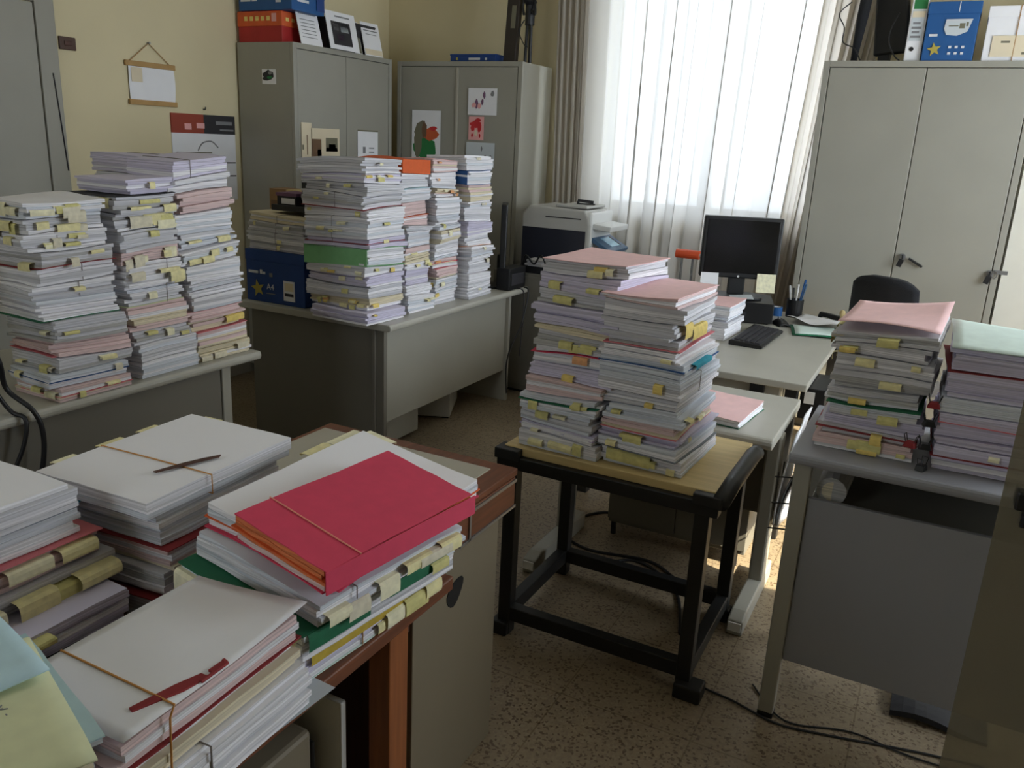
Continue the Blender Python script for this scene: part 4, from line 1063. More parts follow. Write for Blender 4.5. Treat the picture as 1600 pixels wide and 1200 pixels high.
def bundle(label, group, pos, rz, w, d, F0, F1, base, rnd, covers='', tabs=(), band=None, gap=.0024, name='paper_bundle', layers=None, jit=.003, fan=1.0, bottom=False):
    """pos: empty at the middle of the underside; F0,F1: height functions in the bundle's own frame, relative to pos"""
    t = thing(name, label, 'papers', pos, rz, group)
    th = F1(0, 0) - F0(0, 0)
    def lerp(k):
        return lambda x, y: F0(x, y) + gap * .5 + (F1(x, y) - F0(x, y) - gap) * k
    wrap = [c for c in covers.split() if c[0] in 'AUSE']
    n = layers or max(2, min(7, int(th / .011)))
    pal = BASE[base][1]
    m = MB()
    cuts = sorted([0, 1] + [(i + rnd.uniform(-.25, .25)) / n for i in range(1, n)])
    k0, k1 = 0.0, 1.0
    cv = {c[0]: c[2:] for c in covers.split()}
    ct = min(.22, .0022 / th)
    if 'T' in cv: k1 = 1 - ct
    if 'B' in cv: k0 = ct
    if 'U' in cv: k0, k1 = ct, 1 - ct
    if 'A' not in cv:
        for i in range(n):
            a, b = k0 + (k1 - k0) * cuts[i], k0 + (k1 - k0) * cuts[i + 1]
            hg = .00035 / th
            mtp = pal[0] if i == n - 1 else rnd.choice(pal)
            f = fan
            slab(m, w + rnd.uniform(-.010, .004) * f, d + rnd.uniform(-.010, .004) * f, lerp(a + hg), lerp(b - hg), 'paper_' + mtp, rnd, jit * f,
                 rnd.uniform(-.012, .012) * f, rnd.uniform(-.004, .004) * f, rnd.uniform(-.004, .004) * f)
        m.build('pages', t, local=True)
    else:
        slab(m, w, d, lerp(0), lerp(1), 'card_' + cv['A'], rnd, .002, 0)
        m.build('cover', t, local=True)
    for key, mt in cv.items():
        c = MB()
        if key == 'T':
            slab(c, w + .006, d + .006, lerp(k1), lerp(1), 'card_' + mt, rnd, .003, rnd.uniform(-.015, .015))
        elif key == 'B':
            slab(c, w + .008, d + .008, lerp(0), lerp(k0), 'card_' + mt, rnd, .003, rnd.uniform(-.015, .015))
        elif key == 'M':
            q = rnd.uniform(.4, .6)
            slab(c, w + .009, d + .009, lerp(q - ct * .6), lerp(q + ct * .6), 'card_' + mt, rnd, .002, rnd.uniform(-.01, .01))
        elif key == 'U':
            slab(c, w + .006, d + .006, lerp(k1), lerp(1), 'card_' + mt, rnd, .001)
            slab(c, w + .006, d + .006, lerp(0), lerp(k0), 'card_' + mt, rnd, .001)
            y = -d / 2 - .005
            c.add([(x, yy, f(x, yy)) for yy in (y - .002, y) for f in (lerp(0), lerp(1)) for x in (-w / 2 - .003, w / 2 + .003)],
                  [(0, 1, 3, 2), (5, 4, 6, 7), (0, 4, 5, 1), (2, 3, 7, 6), (0, 2, 6, 4), (1, 5, 7, 3)], 'card_' + mt)
        elif key == 'E':
            x = w / 2 + .005
            c.add([(xx, y, f(xx, y)) for xx in (x + .002, x) for f in (lerp(0), lerp(1)) for y in (-d / 2 - .003, d / 2 + .003)],
                  [(0, 1, 3, 2), (5, 4, 6, 7), (0, 4, 5, 1), (2, 3, 7, 6), (0, 2, 6, 4), (1, 5, 7, 3)], 'card_' + mt)
        else:
            continue
        o = c.build('cover', t, local=True)
    for spec in tabs:
        side, u, k, wd, out, dr, mt = spec
        L = w if side in 'SN' else d
        u = max(-.5 + wd / L * .55, min(.5 - wd / L * .55, u))
        s0 = u * L
        base_e = (d if side in 'SN' else w) / 2
        f = lerp(k)
        if bottom:
            dr = min(dr, max(.003, k * th * .85))
        prof = [(-.02, 0.0), (out * .55, .0), (out * .9, -dr * .12), (out, -dr * .4), (out * .98, -dr * .8), (out * .9, -dr)]
        lo_c = lerp(0)
        sk = rnd.uniform(-.15, .15)
        c = MB()
        def fn(a, b, prof=prof):
            i = a * (len(prof) - 1); i0 = min(int(i), len(prof) - 2)
            r_, z_ = prof[i0][0], prof[i0][1]
            if a >= 1: r_, z_ = prof[-1]
            s = s0 + (b - .5) * wd + sk * max(0, r_)
            e = base_e + r_
            if side == 'S': x, y = s, -e
            elif side == 'N': x, y = -s, e
            elif side == 'E': x, y = e, s
            else: x, y = -e, -s
            cx = max(-w / 2, min(w / 2, x)); cy = max(-d / 2, min(d / 2, y))
            return (x, y, f(cx, cy) + z_ + .0004)
        c.grid(fn, len(prof) - 1, 2, 'tab_' + mt, .0006)
        c.build('index_tab', t, local=True)
    if band:
        for axis, pos_, mt, r in band:
            e = .0035
            top = lambda x, y: F1(x, y) - .0002
            bot = lambda x, y: F0(x, y) + .0002
            pts = []
            N = 6
            if axis == 'y':
                x = pos_ * w; h = d / 2 + e
                ys = [(-h + 2 * h * i / N) for i in range(N + 1)]
                up_ = [(x, y, top(x, max(-d / 2, min(d / 2, y)))) for y in ys]
                dn = [(x, y, bot(x, max(-d / 2, min(d / 2, y)))) for y in reversed(ys)]
            else:
                y = pos_ * d; h = w / 2 + e
                xs = [(-h + 2 * h * i / N) for i in range(N + 1)]
                up_ = [(x, y, top(max(-w / 2, min(w / 2, x)), y)) for x in xs]
                dn = [(x, y, bot(max(-w / 2, min(w / 2, x)), y)) for x in reversed(xs)]
            c = MB().tube(up_ + dn, r, mt, 5, closed=True)
            c.build('elastic_band', t, local=True)
    return t

def rtabs(rnd, n, sides, cols, big=1.0):
    out = []
    for _ in range(n):
        out.append((rnd.choice(sides), rnd.uniform(-.42, .42), rnd.uniform(.35, .95), rnd.uniform(.022, .065) * big, rnd.uniform(.008, .018), rnd.uniform(.008, .028) * big, rnd.choice(cols)))
    return out
COLNAME = dict(red='red', darkred='dark red', pink='pink', rose='rose', green='green', darkgreen='dark green', mint='mint', blue='blue', teal='teal', skyblue='pale blue', orange='orange',
               peach='peach', yellow='yellow', palegreen='pale green', lilac='lilac', black='black', grey='grey', magenta='magenta', ochre='ochre', white='white')
def look(base, covers, ntab, band):
    s = BASE[base][0] + ' paper bundle'
    cs = [c[2:] for c in covers.split()]
    full = [c[2:] for c in covers.split() if c[0] == 'A']
    if full:
        return COLNAME[full[0]] + ' folder'
    if cs:
        s += ', ' + COLNAME[cs[0]] + ' cover'
    if ntab >= 3:
        s += ', yellow tabs'
    return s

def stack(where, group, origin, w, d, rz, total, lean, rows, sides, cols, seed, wob=1.0, big=1.0, bandmt='string_grey', tilt=(0, 0), crown=0.0):
    """rows top to bottom: (relative thickness, base, covers, number of tabs, band, options)"""
    rnd = random.Random(seed)
    ths = [r[0] for r in rows]
    sc_ = total / sum(ths)
    n = len(rows)
    S = Surf(0)
    h = 0.0
    made = []
    for i in range(n - 1, -1, -1):
        th, base, covers, nt, band = rows[i][:5]
        opt = rows[i][5] if len(rows[i]) > 5 else {}
        th *= sc_
        h2 = h + th
        k = h2 / total
        q = lambda a: rnd.uniform(-a, a) * wob
        S2 = Surf(h2, tilt[0] * k + q(.04), tilt[1] * k + q(.04), q(.22) - crown * k, q(.18) - crown * k, q(.16), min(q(.0022), th * .05), rnd.uniform(0, 6.28))
        # keep a minimum thickness at the corners
        for cx in (-w / 2, w / 2):
            for cy in (-d / 2, d / 2):
                if S2(cx, cy) - S(cx, cy) < th * .45:
                    a = list(S.k); a[0] = h2
                    S2 = Surf(*a)
        ox = lean[0] * k + q(.010) + opt.get('dx', 0)
        oy = lean[1] * k + q(.012) + opt.get('dy', 0)
        rot = q(.05) + opt.get('rz', 0)
        ww, dd = w + rnd.uniform(-.022, .012) + opt.get('dw', 0), d + rnd.uniform(-.024, .012) + opt.get('dd', 0)
        z0 = S(ox, oy)
        ca, sa = math.cos(rot), math.sin(rot)
        def mk(Sf, ox=ox, oy=oy, ca=ca, sa=sa, z0=z0):
            return lambda x, y: Sf(ox + x * ca - y * sa, oy + x * sa + y * ca) - z0
        cr_, sr_ = math.cos(rz), math.sin(rz)
        px_ = origin[0] + ox * cr_ - oy * sr_; py_ = origin[1] + ox * sr_ + oy * cr_
        tabs = rtabs(rnd, nt, opt.get('sides', sides), opt.get('cols', cols), opt.get('big', big)) + opt.get('tabs', [])
        bands = [(ax, po, opt.get('bandmt', bandmt), .0014) for ax, po in band] if band else None
        lb = opt.get('look') or look(base, covers, nt, band)
        label = '%s, %s, %s' % (lb, ORD[i], where)
        made.append(bundle(label, group, (px_, py_, origin[2] + z0), rz + rot, ww, dd, mk(S), mk(S2), base, rnd, covers, tabs, bands, jit=.005, fan=opt.get('fan', rnd.choice((.5, .8, 1.2, 1.7))), bottom=i == n - 1))
        S, h = S2, h2
    return made

Y1 = ['a', 'b', 'a', 'c', 'e']
Y2 = ['a', 'c', 'c', 'd', 'b']
# ---- left desk: three stacks along its right edge -------------------------------------
stack('front stack on left desk', 'front stack on the left desk', (-2.575, 1.755, DZ), .255, .275, math.radians(-2), .64, (-.035, -.05), [
    (.055, 'w', '', 9, None, dict(big=1.5)), (.04, 'g', '', 7, None, dict(big=1.3)), (.065, 'w', '', 7, [('x', -.1)]), (.05, 'g', 'B:darkred', 3, None), (.055, 'w', '', 0, [('x', .05)]),
    (.06, 'w', '', 1, [('x', .05)]), (.055, 'w', 'B:darkgreen', 0, None), (.075, 'g', '', 2, None), (.05, 'p', 'B:rose', 0, None), (.045, 'g', '', 5, None),
    (.05, 'b', 'M:blue', 2, None, dict(dx=.015, dy=-.02)), (.045, 'p', 'M:rose', 4, None, dict(dx=.02, dy=-.03, sides='SSE'))], 'EESE', Y1, 11, 1.0, 1.0, tilt=(.0, .03))
stack('middle stack on left desk', 'middle stack on the left desk', (-2.595, 2.045, DZ), .255, .26, math.radians(1), .70, (-.02, -.055), [
    (.05, 'l', '', 1, None, dict(dx=-.01, dy=.055, dd=-.04)), (.05, 'g', 'T:black', 6, None, dict(big=1.4)), (.055, 'g', '', 7, None, dict(big=1.5)), (.06, 'g', '', 3, None), (.04, 'p', '', 7, None, dict(big=1.4)), (.075, 'w', '', 5, [('x', .2)], dict(big=1.5)),
    (.065, 'w', 'B:palegreen', 2, [('x', .2)]), (.08, 'p', '', 1, None), (.045, 'g', '', 4, None), (.055, 'w', '', 0, None), (.055, 'w', '', 0, None)], 'EES', Y1, 12, 1.0, tilt=(.0, .05))
stack('rear stack on left desk', 'rear stack on the left desk', (-2.60, 2.33, DZ), .25, .275, math.radians(0), .775, (-.015, -.075), [
    (.055, 'l', '', 0, [('x', -.2)]), (.05, 'w', '', 0, None), (.07, 'p', '', 0, None), (.06, 'w', '', 0, None), (.06, 'b', '', 2, None), (.06, 'w', '', 4, None, dict(cols=['d', 'a'], big=1.5)),
    (.055, 'w', '', 0, None), (.06, 'w', '', 0, None), (.05, 'w', '', 0, None), (.075, 'p', 'T:pink', 2, None, dict(cols=['f', 'd'], big=1.6)), (.06, 'p', 'T:rose', 0, None), (.05, 'c', '', 3, None, dict(cols=['e']))], 'E', Y1, 13, .9, tilt=(.0, .08))
stack('hindmost stack on left desk', 'hindmost stack on the left desk', (-2.885, 2.40, DZ), .30, .30, math.radians(1), .765, (.0, -.03), [
    (.07, 'l', '', 0, [('x', .1)], dict(look='lilac-white tied bundle')), (.09, 'g', '', 0, None), (.12, 'w', '', 0, None), (.12, 'w', '', 0, None), (.1, 'g', '', 0, None), (.14, 'w', '', 0, None), (.13, 'g', '', 0, None)], 'W', Y1, 14, .6)

# ---- middle desk ----------------------------------------------------------------------
stack('front stack on middle desk', 'front stack on the middle desk', (-2.585, 3.30, DZ), .385, .30, math.radians(-1), .775, (-.02, -.0), [
    (.06, 'g', '', 1, None), (.045, 'l', '', 5, None), (.035, 'g', '', 2, None), (.06, 'g', 'B:darkred', 2, [('y', .05)]), (.03, 'w', '', 3, None, dict(dw=.02)),
    (.10, 'w', '', 5, [('y', -.05)]), (.035, 'l', 'M:darkred', 1, [('y', -.05)]), (.08, 'w', 'U:green', 0, [('y', 0)], dict(look='thick green folder')), (.03, 'g', '', 7, None),
    (.055, 'l', '', 2, None), (.055, 'g', '', 1, None), (.045, 'c', '', 12, None, dict(cols=['a', 'c', 'f', 'd'])), (.055, 'l', '', 1, None, dict(dx=.035, dy=-.02))], 'SSSE', Y2, 21, .9, .8, crown=.12)
stack('second stack on middle desk', 'second stack on the middle desk', (-2.545, 3.605, DZ), .27, .245, math.radians(0), .775, (-.01, -.02), [
    (.06, 'p', 'A:orange', 0, None), (.05, 'w', '', 1, None), (.065, 'w', 'T:skyblue', 0, None), (.05, 'p', '', 0, None), (.045, 'p', 'T:orange', 2, None), (.03, 'g', '', 1, None),
    (.06, 'w', '', 0, None, dict(dx=.0, dy=.03)), (.05, 'p', '', 1, None, dict(dx=-.01)), (.04, 'c', '', 6, None), (.06, 'l', '', 1, None), (.05, 'w', '', 2, None), (.07, 'w', '', 3, None, dict(dx=.02, dy=-.01, cols=['b', 'd', 'a']))], 'ES', Y2, 22, 1.2, .9)
stack('third stack on middle desk', 'third stack on the middle desk', (-2.53, 3.875, DZ), .25, .235, math.radians(-1), .775, (-.0, -.02), [
    (.055, 'p', 'T:pink', 1, None, dict(cols=['f'])), (.06, 'w', '', 1, None, dict(cols=['f'])), (.035, 'c', 'M:peach', 3, None, dict(cols=['f', 'b'])), (.065, 'w', '', 0, None), (.065, 'b', '', 1, None), (.05, 'c', '', 2, None),
    (.07, 'w', '', 0, None), (.03, 'p', 'M:red', 2, None, dict(cols=['f'])), (.05, 'p', 'T:rose', 0, None), (.06, 'w', '', 3, None, dict(cols=['b', 'd'])), (.05, 'w', '', 2, None)], 'ES', Y2, 23, 1.2, .9)
stack('last stack on middle desk', 'last stack on the middle desk', (-2.505, 4.185, DZ), .25, .275, math.radians(1), .79, (-.0, -.04), [
    (.055, 'w', '', 1, None), (.06, 'w', 'U:blue', 0, None), (.07, 'p', '', 0, None), (.03, 'w', '', 2, None, dict(cols=['e'])), (.06, 'w', '', 0, None), (.065, 'l', '', 0, None), (.05, 'w', 'B:peach', 0, None, dict(dx=.01)),
    (.05, 'w', '', 1, None, dict(dx=.015, dy=.02)), (.07, 'w', '', 1, None), (.06, 'w', '', 0, None), (.05, 'w', '', 1, None)], 'E', ['e', 'b'], 24, 1.0, .8)

# blue carton with a bundle pile and small things on it
b4 = carton('blue paper carton with a star and A4 print on the middle desk', (-3.08, 3.40, DZ), (.40, .30, .275), 'box_navy', name='file_box')
m4 = lambda x, z: face_M((x, -.1545, z), (1, 0, 0), (0, 0, 1))
lettering('lettering', 'A4', .045, 'print_white', b4, m4(-.03, .085))
marks(b4, 'print', [((-.18, -.1545, .150), (-.115, -.1505, .163), 'print_white'), ((-.10, -.1545, .150), (-.085, -.1505, .172), 'print_white'), ((-.08, -.1545, .150), (-.065, -.1505, .163), 'print_white'),
                    ((-.035, -.1545, .14), (-.015, -.1505, .16), 'print_grey'), ((-.06, -.1545, .048), (.0, -.1505, .052), 'print_grey')])
star(b4, (-.12, -.152, .07), .048, 'print_gold')
marks(b4, 'address_label', [((.06, -.1535, .025), (.135, -.1505, .13), 'sheet_white'), ((.068, -.1543, .078), (.127, -.1535, .12), 'sheet_cream'), ((.068, -.1543, .05), (.127, -.1535, .066), 'print_dark')])
stack('on the blue carton', 'bundles on the blue carton', (-3.07, 3.41, DZ + .2755), .40, .30, math.radians(-1), .185, (.0, .0), [
    (.04, 'c', '', 0, [('y', 0)]), (.05, 'g', '', 3, [('y', 0)]), (.05, 'g', '', 1, [('y', 0)]), (.045, 'g', '', 1, [('y', 0)])], 'S', ['b', 'a'], 25, .5, .7, tilt=(-.03, 0))
stack('beside the blue carton, at the rear', 'bundles behind the blue carton', (-3.07, 3.76, DZ), .36, .28, 0, .44, (-.05, 0), [
    (.06, 'g', '', 0, None), (.07, 'g', '', 0, None), (.07, 'w', '', 0, None), (.07, 'g', '', 0, None), (.08, 'w', '', 0, None), (.08, 'g', '', 0, None)], 'S', ['b'], 26, .6)
Q = DZ + .2755 + .19
cbx = thing('pen_box', 'small brown two-part box behind the tall stacks', 'box', (-3.42, 3.80, DZ))
MB().box((-.13, -.07, 0), (.13, .07, .44), 'cardboard').build('lower_box', cbx, bevel=.003, local=True)
MB().box((-.13, -.075, .44), (-.005, .06, .555), 'cardboard').box((-.12, -.076, .45), (-.02, -.075, .49), 'print_brown').build('box', cbx, bevel=.003, local=True)
MB().box((.005, -.08, .44), (.10, .05, .555), 'wood_pale').box((.015, -.081, .47), (.09, -.08, .53), 'print_brown').build('box', cbx, bevel=.003, local=True)
gb = thing('crumpled_paper', 'green crumpled paper behind the rear left stack', 'paper', (-3.50, 3.66, DZ))
m = MB()
rg = random.Random(5)
m.lathe((0, 0, 0), [(.05, 0), (.06, .2), (.055, .36), (.045, .39), (.02, .42)], 'print_green', 12)
m.v = [(x * rg.uniform(.8, 1.15), y * rg.uniform(.8, 1.15), z) for x, y, z in m.v]
m.build('sheets', gb, local=True)
dt = thing('desk_tray', 'dark tray holding a purple-topped box on the bundles', 'tray', (-3.02, 3.44, Q + .012))
MB().box((-.155, -.10, 0), (.155, .10, .03), 'black_plastic').build('tray', dt, bevel=.004, local=True)
MB().box((-.13, -.08, .03), (-.0, .06, .075), 'print_dark').box((-.135, -.085, .075), (.005, .065, .092), 'print_purple').box((-.10, -.0815, .035), (-.01, -.08, .065), 'sheet_white').build('box', dt, bevel=.002, local=True)
MB().box((.02, -.06, .03), (.14, .08, .155), 'black_plastic').build('holder', dt, bevel=.004, local=True)
MB().box((.03, -.05, .155), (.12, .05, .165), 'sheet_white').build('slip', dt, local=True)

# ---- black stand ------------------------------------------------------------------------
stack('left stack on black stand', 'left stack on the black stand', (-.972, 2.395, STZ), .275, .345, math.radians(-4), .595, (.045, .045), [
    (.045, 'g', 'T:pink', 2, None, dict(tabs=[('S', .15, .5, .05, .014, .02, 'a')])), (.04, 'l', '', 4, None), (.05, 'g', '', 3, None), (.065, 'l', '', 0, None), (.025, 'c', '', 2, None), (.05, 'g', '', 7, None, dict(cols=['a', 'c', 'c'])),
    (.04, 'b', 'T:red', 0, None, dict(tabs=[('S', .12, .85, .05, .014, .022, 'f')])), (.06, 'l', '', 1, None), (.045, 'p', '', 0, None), (.05, 'b', 'M:darkgreen', 3, None, dict(cols=['c'])), (.05, 'b', '', 2, None), (.04, 'l', 'M:lilac', 1, None), (.045, 'w', '', 5, None, dict(cols=['a', 'b', 'c'], big=1.3))],
    'SSW', Y2, 31, 1.1, 1.0)
stack('right stack on black stand', 'right stack on the black stand', (-.692, 2.425, STZ), .245, .355, math.radians(-2), .535, (-.035, -.035), [
    (.04, 'p', 'T:pink', 0, None), (.045, 'g', '', 0, None), (.055, 'g', '', 2, None, dict(cols=['d'], sides='E', big=2.2)), (.045, 'g', 'M:rose', 0, None), (.03, 'w', '', 1, None), (.04, 'b', 'M:blue', 0, None, dict(tabs=[('E', -.05, .8, .16, .016, .016, 'teal')])),
    (.075, 'b', '', 1, [('x', -.05)]), (.045, 'g', 'T:black', 1, None, dict(sides='S')), (.045, 'b', '', 3, None), (.04, 'p', 'B:rose', 2, None), (.045, 'l', '', 3, None), (.035, 'b', 'B:grey', 1, None), (.05, 'w', '', 2, None, dict(tabs=[('S', -.15, .95, .14, .012, .035, 'c')], sides='S'))],
    'SSE', Y2, 32, .8, 1.0)
# ---- typing table and window desk -------------------------------------------------------
stack('on the typing table', 'papers on the typing table', (-.615, 2.93, .68), .20, .29, math.radians(-5), .035, (0, 0), [
    (.018, 'w', 'T:pink', 0, None, dict(look='white papers in a pink folder')), (.017, 'w', 'B:darkgreen', 0, None)], 'S', Y1, 41, .4)
stack('beside the keyboard', 'papers beside the keyboard', (-.955, 4.10, DZ), .20, .28, math.radians(-2), .17, (0, 0), [
    (.05, 'w', 'T:pink', 0, None), (.06, 'w', '', 0, None), (.06, 'w', '', 0, None)], 'S', Y1, 42, .6)
# ---- right table ------------------------------------------------------------------------
stack('left stack on right table', 'left stack on the right table', (-.105, 2.455, TZ), .245, .32, math.radians(-1), .338, (.02, .03), [
    (.04, 'g', '', 4, None, dict(cols=['c', 'd'])), (.04, 'g', '', 2, None), (.045, 'g', '', 4, None, dict(cols=['c', 'a'])), (.05, 'g', '', 2, None), (.05, 'g', '', 1, None), (.035, 'b', 'T:darkgreen', 2, None), (.04, 'l', '', 0, None), (.03, 'g', 'M:darkred', 1, None), (.045, 'p', '', 5, None, dict(cols=['c', 'd']))],
    'SSW', Y2, 51, 1.0, 1.0, tilt=(.03, .02))
stack('right stack on right table', 'right stack on the right table', (.185, 2.46, TZ), .255, .33, math.radians(1), .322, (.0, .0), [
    (.06, 'l', '', 0, None), (.03, 'l', 'T:darkred', 0, None), (.045, 'l', '', 0, None), (.04, 'b', '', 0, None), (.035, 'l', 'B:rose', 0, None), (.04, 'l', '', 0, None), (.03, 'l', '', 0, None), (.035, 'l', 'B:darkred', 1, None), (.04, 'l', '', 0, None)],
    'S', Y2, 52, .5)
# ---------------------------------------------------------------- piles on the wooden desk in the foreground
red = stack('pile under the red folder', 'pile with the red folder', (-.90, 1.09, WZ), .26, .36, math.radians(-4), .268, (0, 0), [
    (.050, 'o', 'T:red E:red B:red M:orange', 0, [('x', -.30)], dict(dx=.066, dy=-.010, dw=-.058, dd=.02, rz=-.04, fan=.5, look='thick bright red folder', bandmt='string_pink')),
    (.042, 'w', 'B:red M:orange', 0, None, dict(dx=-.032, dy=.075, dw=.055, dd=.065, rz=.06, fan=.4, look='white papers over orange-red covers', tabs=[('W', -.36, .92, .06, .03, .006, 'b'), ('W', -.20, .92, .07, .034, .006, 'a'), ('W', -.46, .92, .06, .03, .006, 'b'), ('N', .38, .92, .07, .02, .006, 'b')])),
    (.050, 'b', '', 0, [('x', -.28)], dict(dx=-.01, dy=.005, dw=.05, dd=.005, rz=-.06, tabs=[('E', -.28, .45, .05, .012, .03, 'e'), ('E', -.08, .6, .05, .010, .034, 'b'), ('E', .12, .8, .07, .012, .02, 'a'), ('E', .25, .75, .09, .013, .02, 'e'), ('E', .37, .85, .06, .012, .025, 'a'), ('E', -.4, .5, .05, .012, .02, 'b')])),
    (.06, 'b', 'T:darkgreen', 0, None, dict(dx=-.02, dy=-.018, dw=.05, dd=.02, rz=-.03, tabs=[('S', -.42, .85, .05, .016, .05, 'b'), ('S', -.24, .85, .055, .018, .055, 'b'), ('S', -.05, .85, .055, .019, .055, 'b'), ('S', .13, .85, .055, .018, .052, 'b'), ('S', .31, .85, .055, .017, .05, 'b'), ('S', .45, .85, .045, .014, .04, 'a'), ('E', .36, .9, .05, .012, .02, 'c'), ('E', -.30, .97, .14, .008, .03, 'dgreen'), ('E', .22, .97, .16, .006, .022, 'dgreen')])),
    (.08, 'l', 'T:ochre B:mint', 0, [('x', -.12)], dict(dx=-.02, dy=.0, dw=-.01, dd=.01, bandmt='twine', tabs=[('E', -.16, .97, .25, .006, .040, 'ochre'), ('E', .30, .97, .13, .006, .03, 'gold'), ('E', .12, .45, .06, .012, .03, 'b'), ('E', .28, .5, .07, .014, .035, 'c'), ('E', .41, .6, .05, .016, .03, 'a'), ('E', .05, .3, .05, .008, .02, 'a')]))],
    'E', Y1, 61, .25, tilt=(-.17, 0))
back = stack('pile left of the red folder', 'pile behind the nearest white sheets', (-1.315, 1.085, WZ), .29, .35, math.radians(3), .245, (0, 0), [
    (.04, 'w', '', 0, [('x', -.12)], dict(dd=.03, dw=.005, bandmt='rubber', tabs=[('W', .33, .95, .05, .02, .004, 'b'), ('W', .05, .95, .06, .02, .004, 'a'), ('W', -.2, .95, .05, .018, .004, 'a'), ('N', .3, .9, .05, .015, .004, 'a')])),
    (.065, 'b', '', 0, None, dict(dx=.005, dy=-.01, dw=-.01, tabs=[('S', -.33, .9, .07, .018, .006, 'teal')])),
    (.045, 'p', 'T:darkred', 0, None, dict(dx=.015, dy=-.015, dw=-.01, dd=-.02)),
    (.05, 'g', '', 0, None, dict(dx=.02, dy=-.02, dw=-.02)),
    (.045, 'g', 'T:darkred', 0, None, dict(dx=.01, dy=-.03))], 'E', Y1, 62, .35)
bt = back[-1]
MB().prism([(.055, -.10), (.063, -.10), (.105, .02), (.10, .03), (.085, .0), (.07, -.04)], 'z', .0415, .0445, 'wood_dark').build('file_clip', bt, bevel=.001, local=True)
left = stack('pile at the left picture edge', 'pile at the left edge of the wooden desk', (-1.42, .665, WZ), .30, .36, math.radians(0), .28, (0, 0), [
    (.055, 'w', '', 0, None), (.045, 'b', '', 0, None, dict(dx=.005)),
    (.045, 'p', 'T:rose', 0, None, dict(dx=.02, dy=.02, tabs=[('E', -.40, .75, .09, .012, .022, 'b'), ('E', -.12, .75, .05, .01, .02, 'e'), ('E', .12, .8, .08, .014, .022, 'b'), ('E', .36, .8, .07, .016, .022, 'a')])),
    (.045, 'g', '', 0, None, dict(dx=.03, dy=.035, tabs=[('E', -.42, .5, .07, .014, .02, 'c'), ('E', -.2, .6, .08, .016, .022, 'b'), ('E', .06, .7, .07, .02, .04, 'a'), ('E', .22, .5, .05, .014, .035, 'c'), ('E', .38, .7, .08, .03, .022, 'a')])),
    (.06, 'l', '', 0, None, dict(dx=.09, dy=.02, dw=.02, tabs=[('E', -.30, .9, .05, .02, .01, 'c'), ('E', -.05, .9, .06, .025, .012, 'c')])),
    (.03, 'g', 'T:black', 0, None, dict(dx=.11, dy=.0, dw=.02))], 'E', Y1, 63, .3)
white = stack('pile with the red clip', 'nearest pile of white sheets', (-.885, .682, WZ), .225, .345, math.radians(3), .165, (0, 0), [
    (.085, 'p', 'M:darkred', 0, None, dict(look='white and pinkish sheets tied with twine', bandmt='rubber')),
    (.08, 'w', '', 0, [('x', -.1)], dict(dx=.005, dy=-.005, dd=.01, bandmt='string_grey'))], 'E', Y1, 64, .3)
top = white[-1]
m = MB()
def curl(u, v):
    x, y = (u - .5) * .222, (v - .5) * .338
    z = .0862 + .040 * max(0, u * .55 + v - .95) ** 1.6 + .004 * math.sin(2.5 * v + 1)
    return (x + .006 + .004 * v, y + .008, z + .002)
m.grid(curl, 14, 16, 'sheet_white', .0006).build('top_sheet', top, local=True, smooth=True)
tw = MB().tube([(c[0], c[1], c[2] + .0012) for c in [curl(i / 10, .26 - .03 * i / 10) for i in range(11)]] + [(.1185, -.092, .080), (.1175, -.093, .045), (.1165, -.094, .003)], .0015, 'rubber', 6).build('twine', top, local=True)
fa = MB()
zc = .0905
fa.prism([(.074, -.115), (.083, -.118), (.108, -.058), (.114, -.02), (.100, -.02), (.088, -.055)], 'z', zc, zc + .004, 'card_darkred')
fa.prism([(.104, -.012), (.113, -.012), (.112, .012), (.105, .014)], 'z', zc + .001, zc + .005, 'card_darkred')
fa.prism([(.113, -.035), (.117, -.035), (.117, .014), (.105, .018), (.104, .013), (.112, .010)], 'z', zc + .002, zc + .006, 'card_darkred')
fo = fa.build('file_clip', top, bevel=.001, local=True)
fo['label'] = 'dark red plastic file clip'
ls = thing('loose_sheet', 'loose white sheet sticking out over the wooden desk edge', 'paper', (-.885, .775, WZ + .0004), math.radians(-3))
# the pile rests on it
for o in white:
    o.location.z += .0022
MB().grid(lambda u, v: (-.105 + .215 * u, -.148 + .296 * v, .0008 + .0006 * math.sin(3 * v)), 4, 6, 'sheet_pale', .0006).build('sheet', ls, local=True)
corner = stack('pile in the lower left corner', 'pile in the lower left corner', (-.918, .40, WZ), .27, .28, math.radians(-17), .215, (0, 0), [
    (.02, 'b', 'T:skyblue', 0, None, dict(look='pale blue folder under the green one')),
    (.075, 'g', '', 0, None, dict(dx=-.005, dy=-.005)),
    (.06, 'g', '', 0, None, dict(dx=-.01, dy=-.01)), (.06, 'w', 'A:ochre', 0, None, dict(dx=-.005, dy=.0, look='ochre folder'))], 'W', Y1, 65, .2, tilt=(.0, .0))
gfo = thing('folder', 'pale green folder with pencil writing in the lower left corner', 'folder', (-.885, .393, WZ + .2165), math.radians(-20))
def gcov(u, v):
    x, y = -.14 + .28 * u, -.14 + .262 * v
    return (x, y, .014 + .003 * math.sin(4 * v) - .05 * max(0, u - .80) ** 1.5 - .10 * max(0, .5 - v) ** 2)
MB().grid(gcov, 12, 10, 'card_palegreen', .003).build('cover', gfo, local=True, smooth=True)
MB().grid(lambda u, v: (lambda p: (p[0] * .99, p[1] - .004, p[2] - .0045))(gcov(u, v)), 12, 10, 'paper_cream', .006).build('pages', gfo, local=True, smooth=True)
bf = thing('folder', 'pale blue folder lying across the pale green folder in the corner', 'folder', (-1.015, .475, WZ + .2345), math.radians(-12))
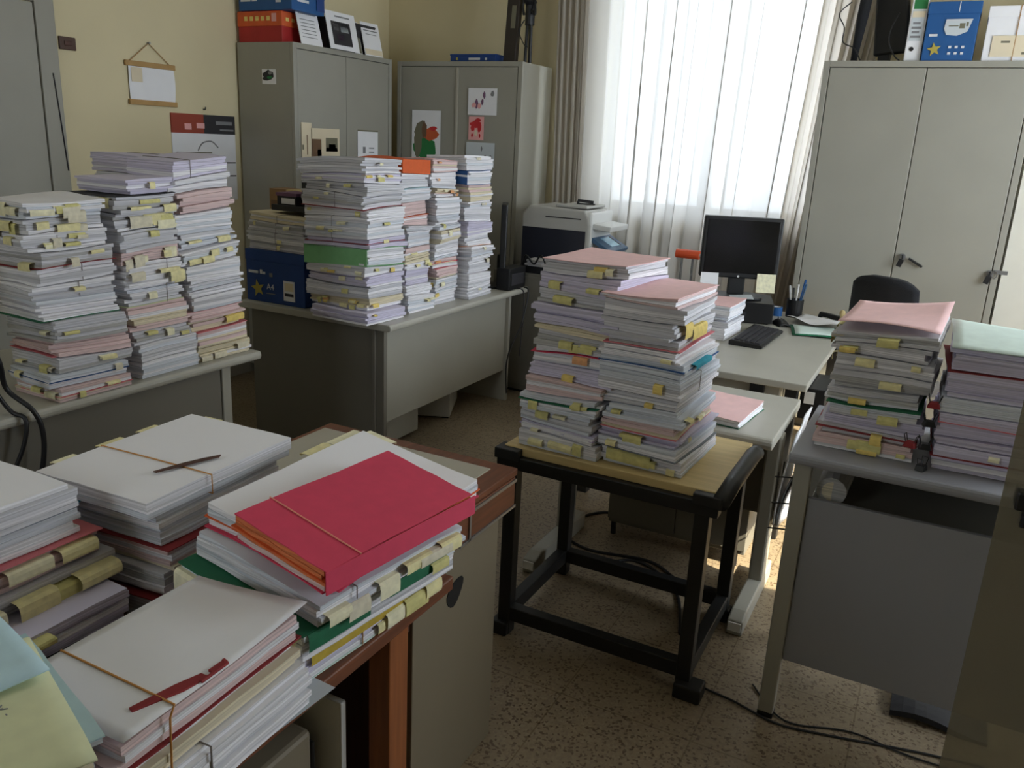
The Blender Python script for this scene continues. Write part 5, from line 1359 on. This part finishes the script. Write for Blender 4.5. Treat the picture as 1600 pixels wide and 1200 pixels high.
MB().grid(lambda u, v: (-.13 + .26 * u, -.06 + .13 * v, .010 * math.sin(math.pi * u) * .6 + .003 + .004 * v), 8, 8, 'card_skyblue', .0025).build('cover', bf, local=True, smooth=True)
b5 = gfo
m = MB()
rw = random.Random(9)
for j in range(2):
    for i in range(9):
        x = -.075 + i * .011 + rw.uniform(-.002, .002); y = .062 - j * .032
        pts = [(x + rw.uniform(0, .008), y + rw.uniform(-.006, .006), 0) for _ in range(3)]
        m.tube([(p[0], p[1], gcov((p[0] + .14) / .28, (p[1] + .14) / .262)[2] + .0006) for p in pts], .0008, 'print_grey', 4)
m.build('handwriting', b5, local=True)

# ---------------------------------------------------------------- sheets and clips on the right table
def top_surface(root):
    return root
ks = thing('pink_sheet', 'pale pink sheet curling up on the left stack of the right table', 'paper', (-.085, 2.49, TZ + .344), math.radians(-4))
MB().grid(lambda u, v: (-.125 + .25 * u, -.165 + .32 * v, .004 + .030 * u * u * v + .022 * max(0, v - .3) ** 1.5 + .010 * math.sin(3 * u) * (1 - v)), 12, 10, 'card_pink', .0015).build('sheet', ks, local=True, smooth=True)
lsn = thing('mint_folder', 'pale mint folder on the right stack at the picture edge', 'folder', (.19, 2.46, TZ + .3245), math.radians(1))
MB().grid(lambda u, v: (-.135 + .28 * u, -.172 + .345 * v, .004 + .014 * (1 - u) * v + .006 * math.sin(3 * v)), 10, 10, 'card_mint', .003).build('cover', lsn, local=True, smooth=True)
def clip(label, x, y, z, mt, rz=0.0):
    t = thing('binder_clip', label, 'clip', (x, y, z), rz, None)
    MB().prism([(-.016, 0), (.016, 0), (.010, .016), (-.010, .016)], 'y', -.011, .011, mt).build('body', t, bevel=.002, local=True)
    for s in (-1, 1):
        MB().tube([(s * .010, -.006, .014), (s * .016, -.008, .034), (s * .016, .008, .034), (s * .010, .006, .014)], .0012, 'black_steel', 5).build('lever', t, local=True)
    return t
clip('black and red binder clip high between the two right table stacks', .043, 2.285, 1.00, 'card_darkred')
clip('black binder clip halfway down between the right table stacks', .040, 2.285, .95, 'black_plastic', .3)
clip('dark red binder clip low at the left stack corner', .006, 2.272, .89, 'card_darkred', -.3)
clip('black binder clip lowest between the two right stacks', .040, 2.278, .89, 'black_plastic', .2)
clip('black binder clip on the table top between the right stacks', .042, 2.268, TZ, 'black_plastic', 1.2)
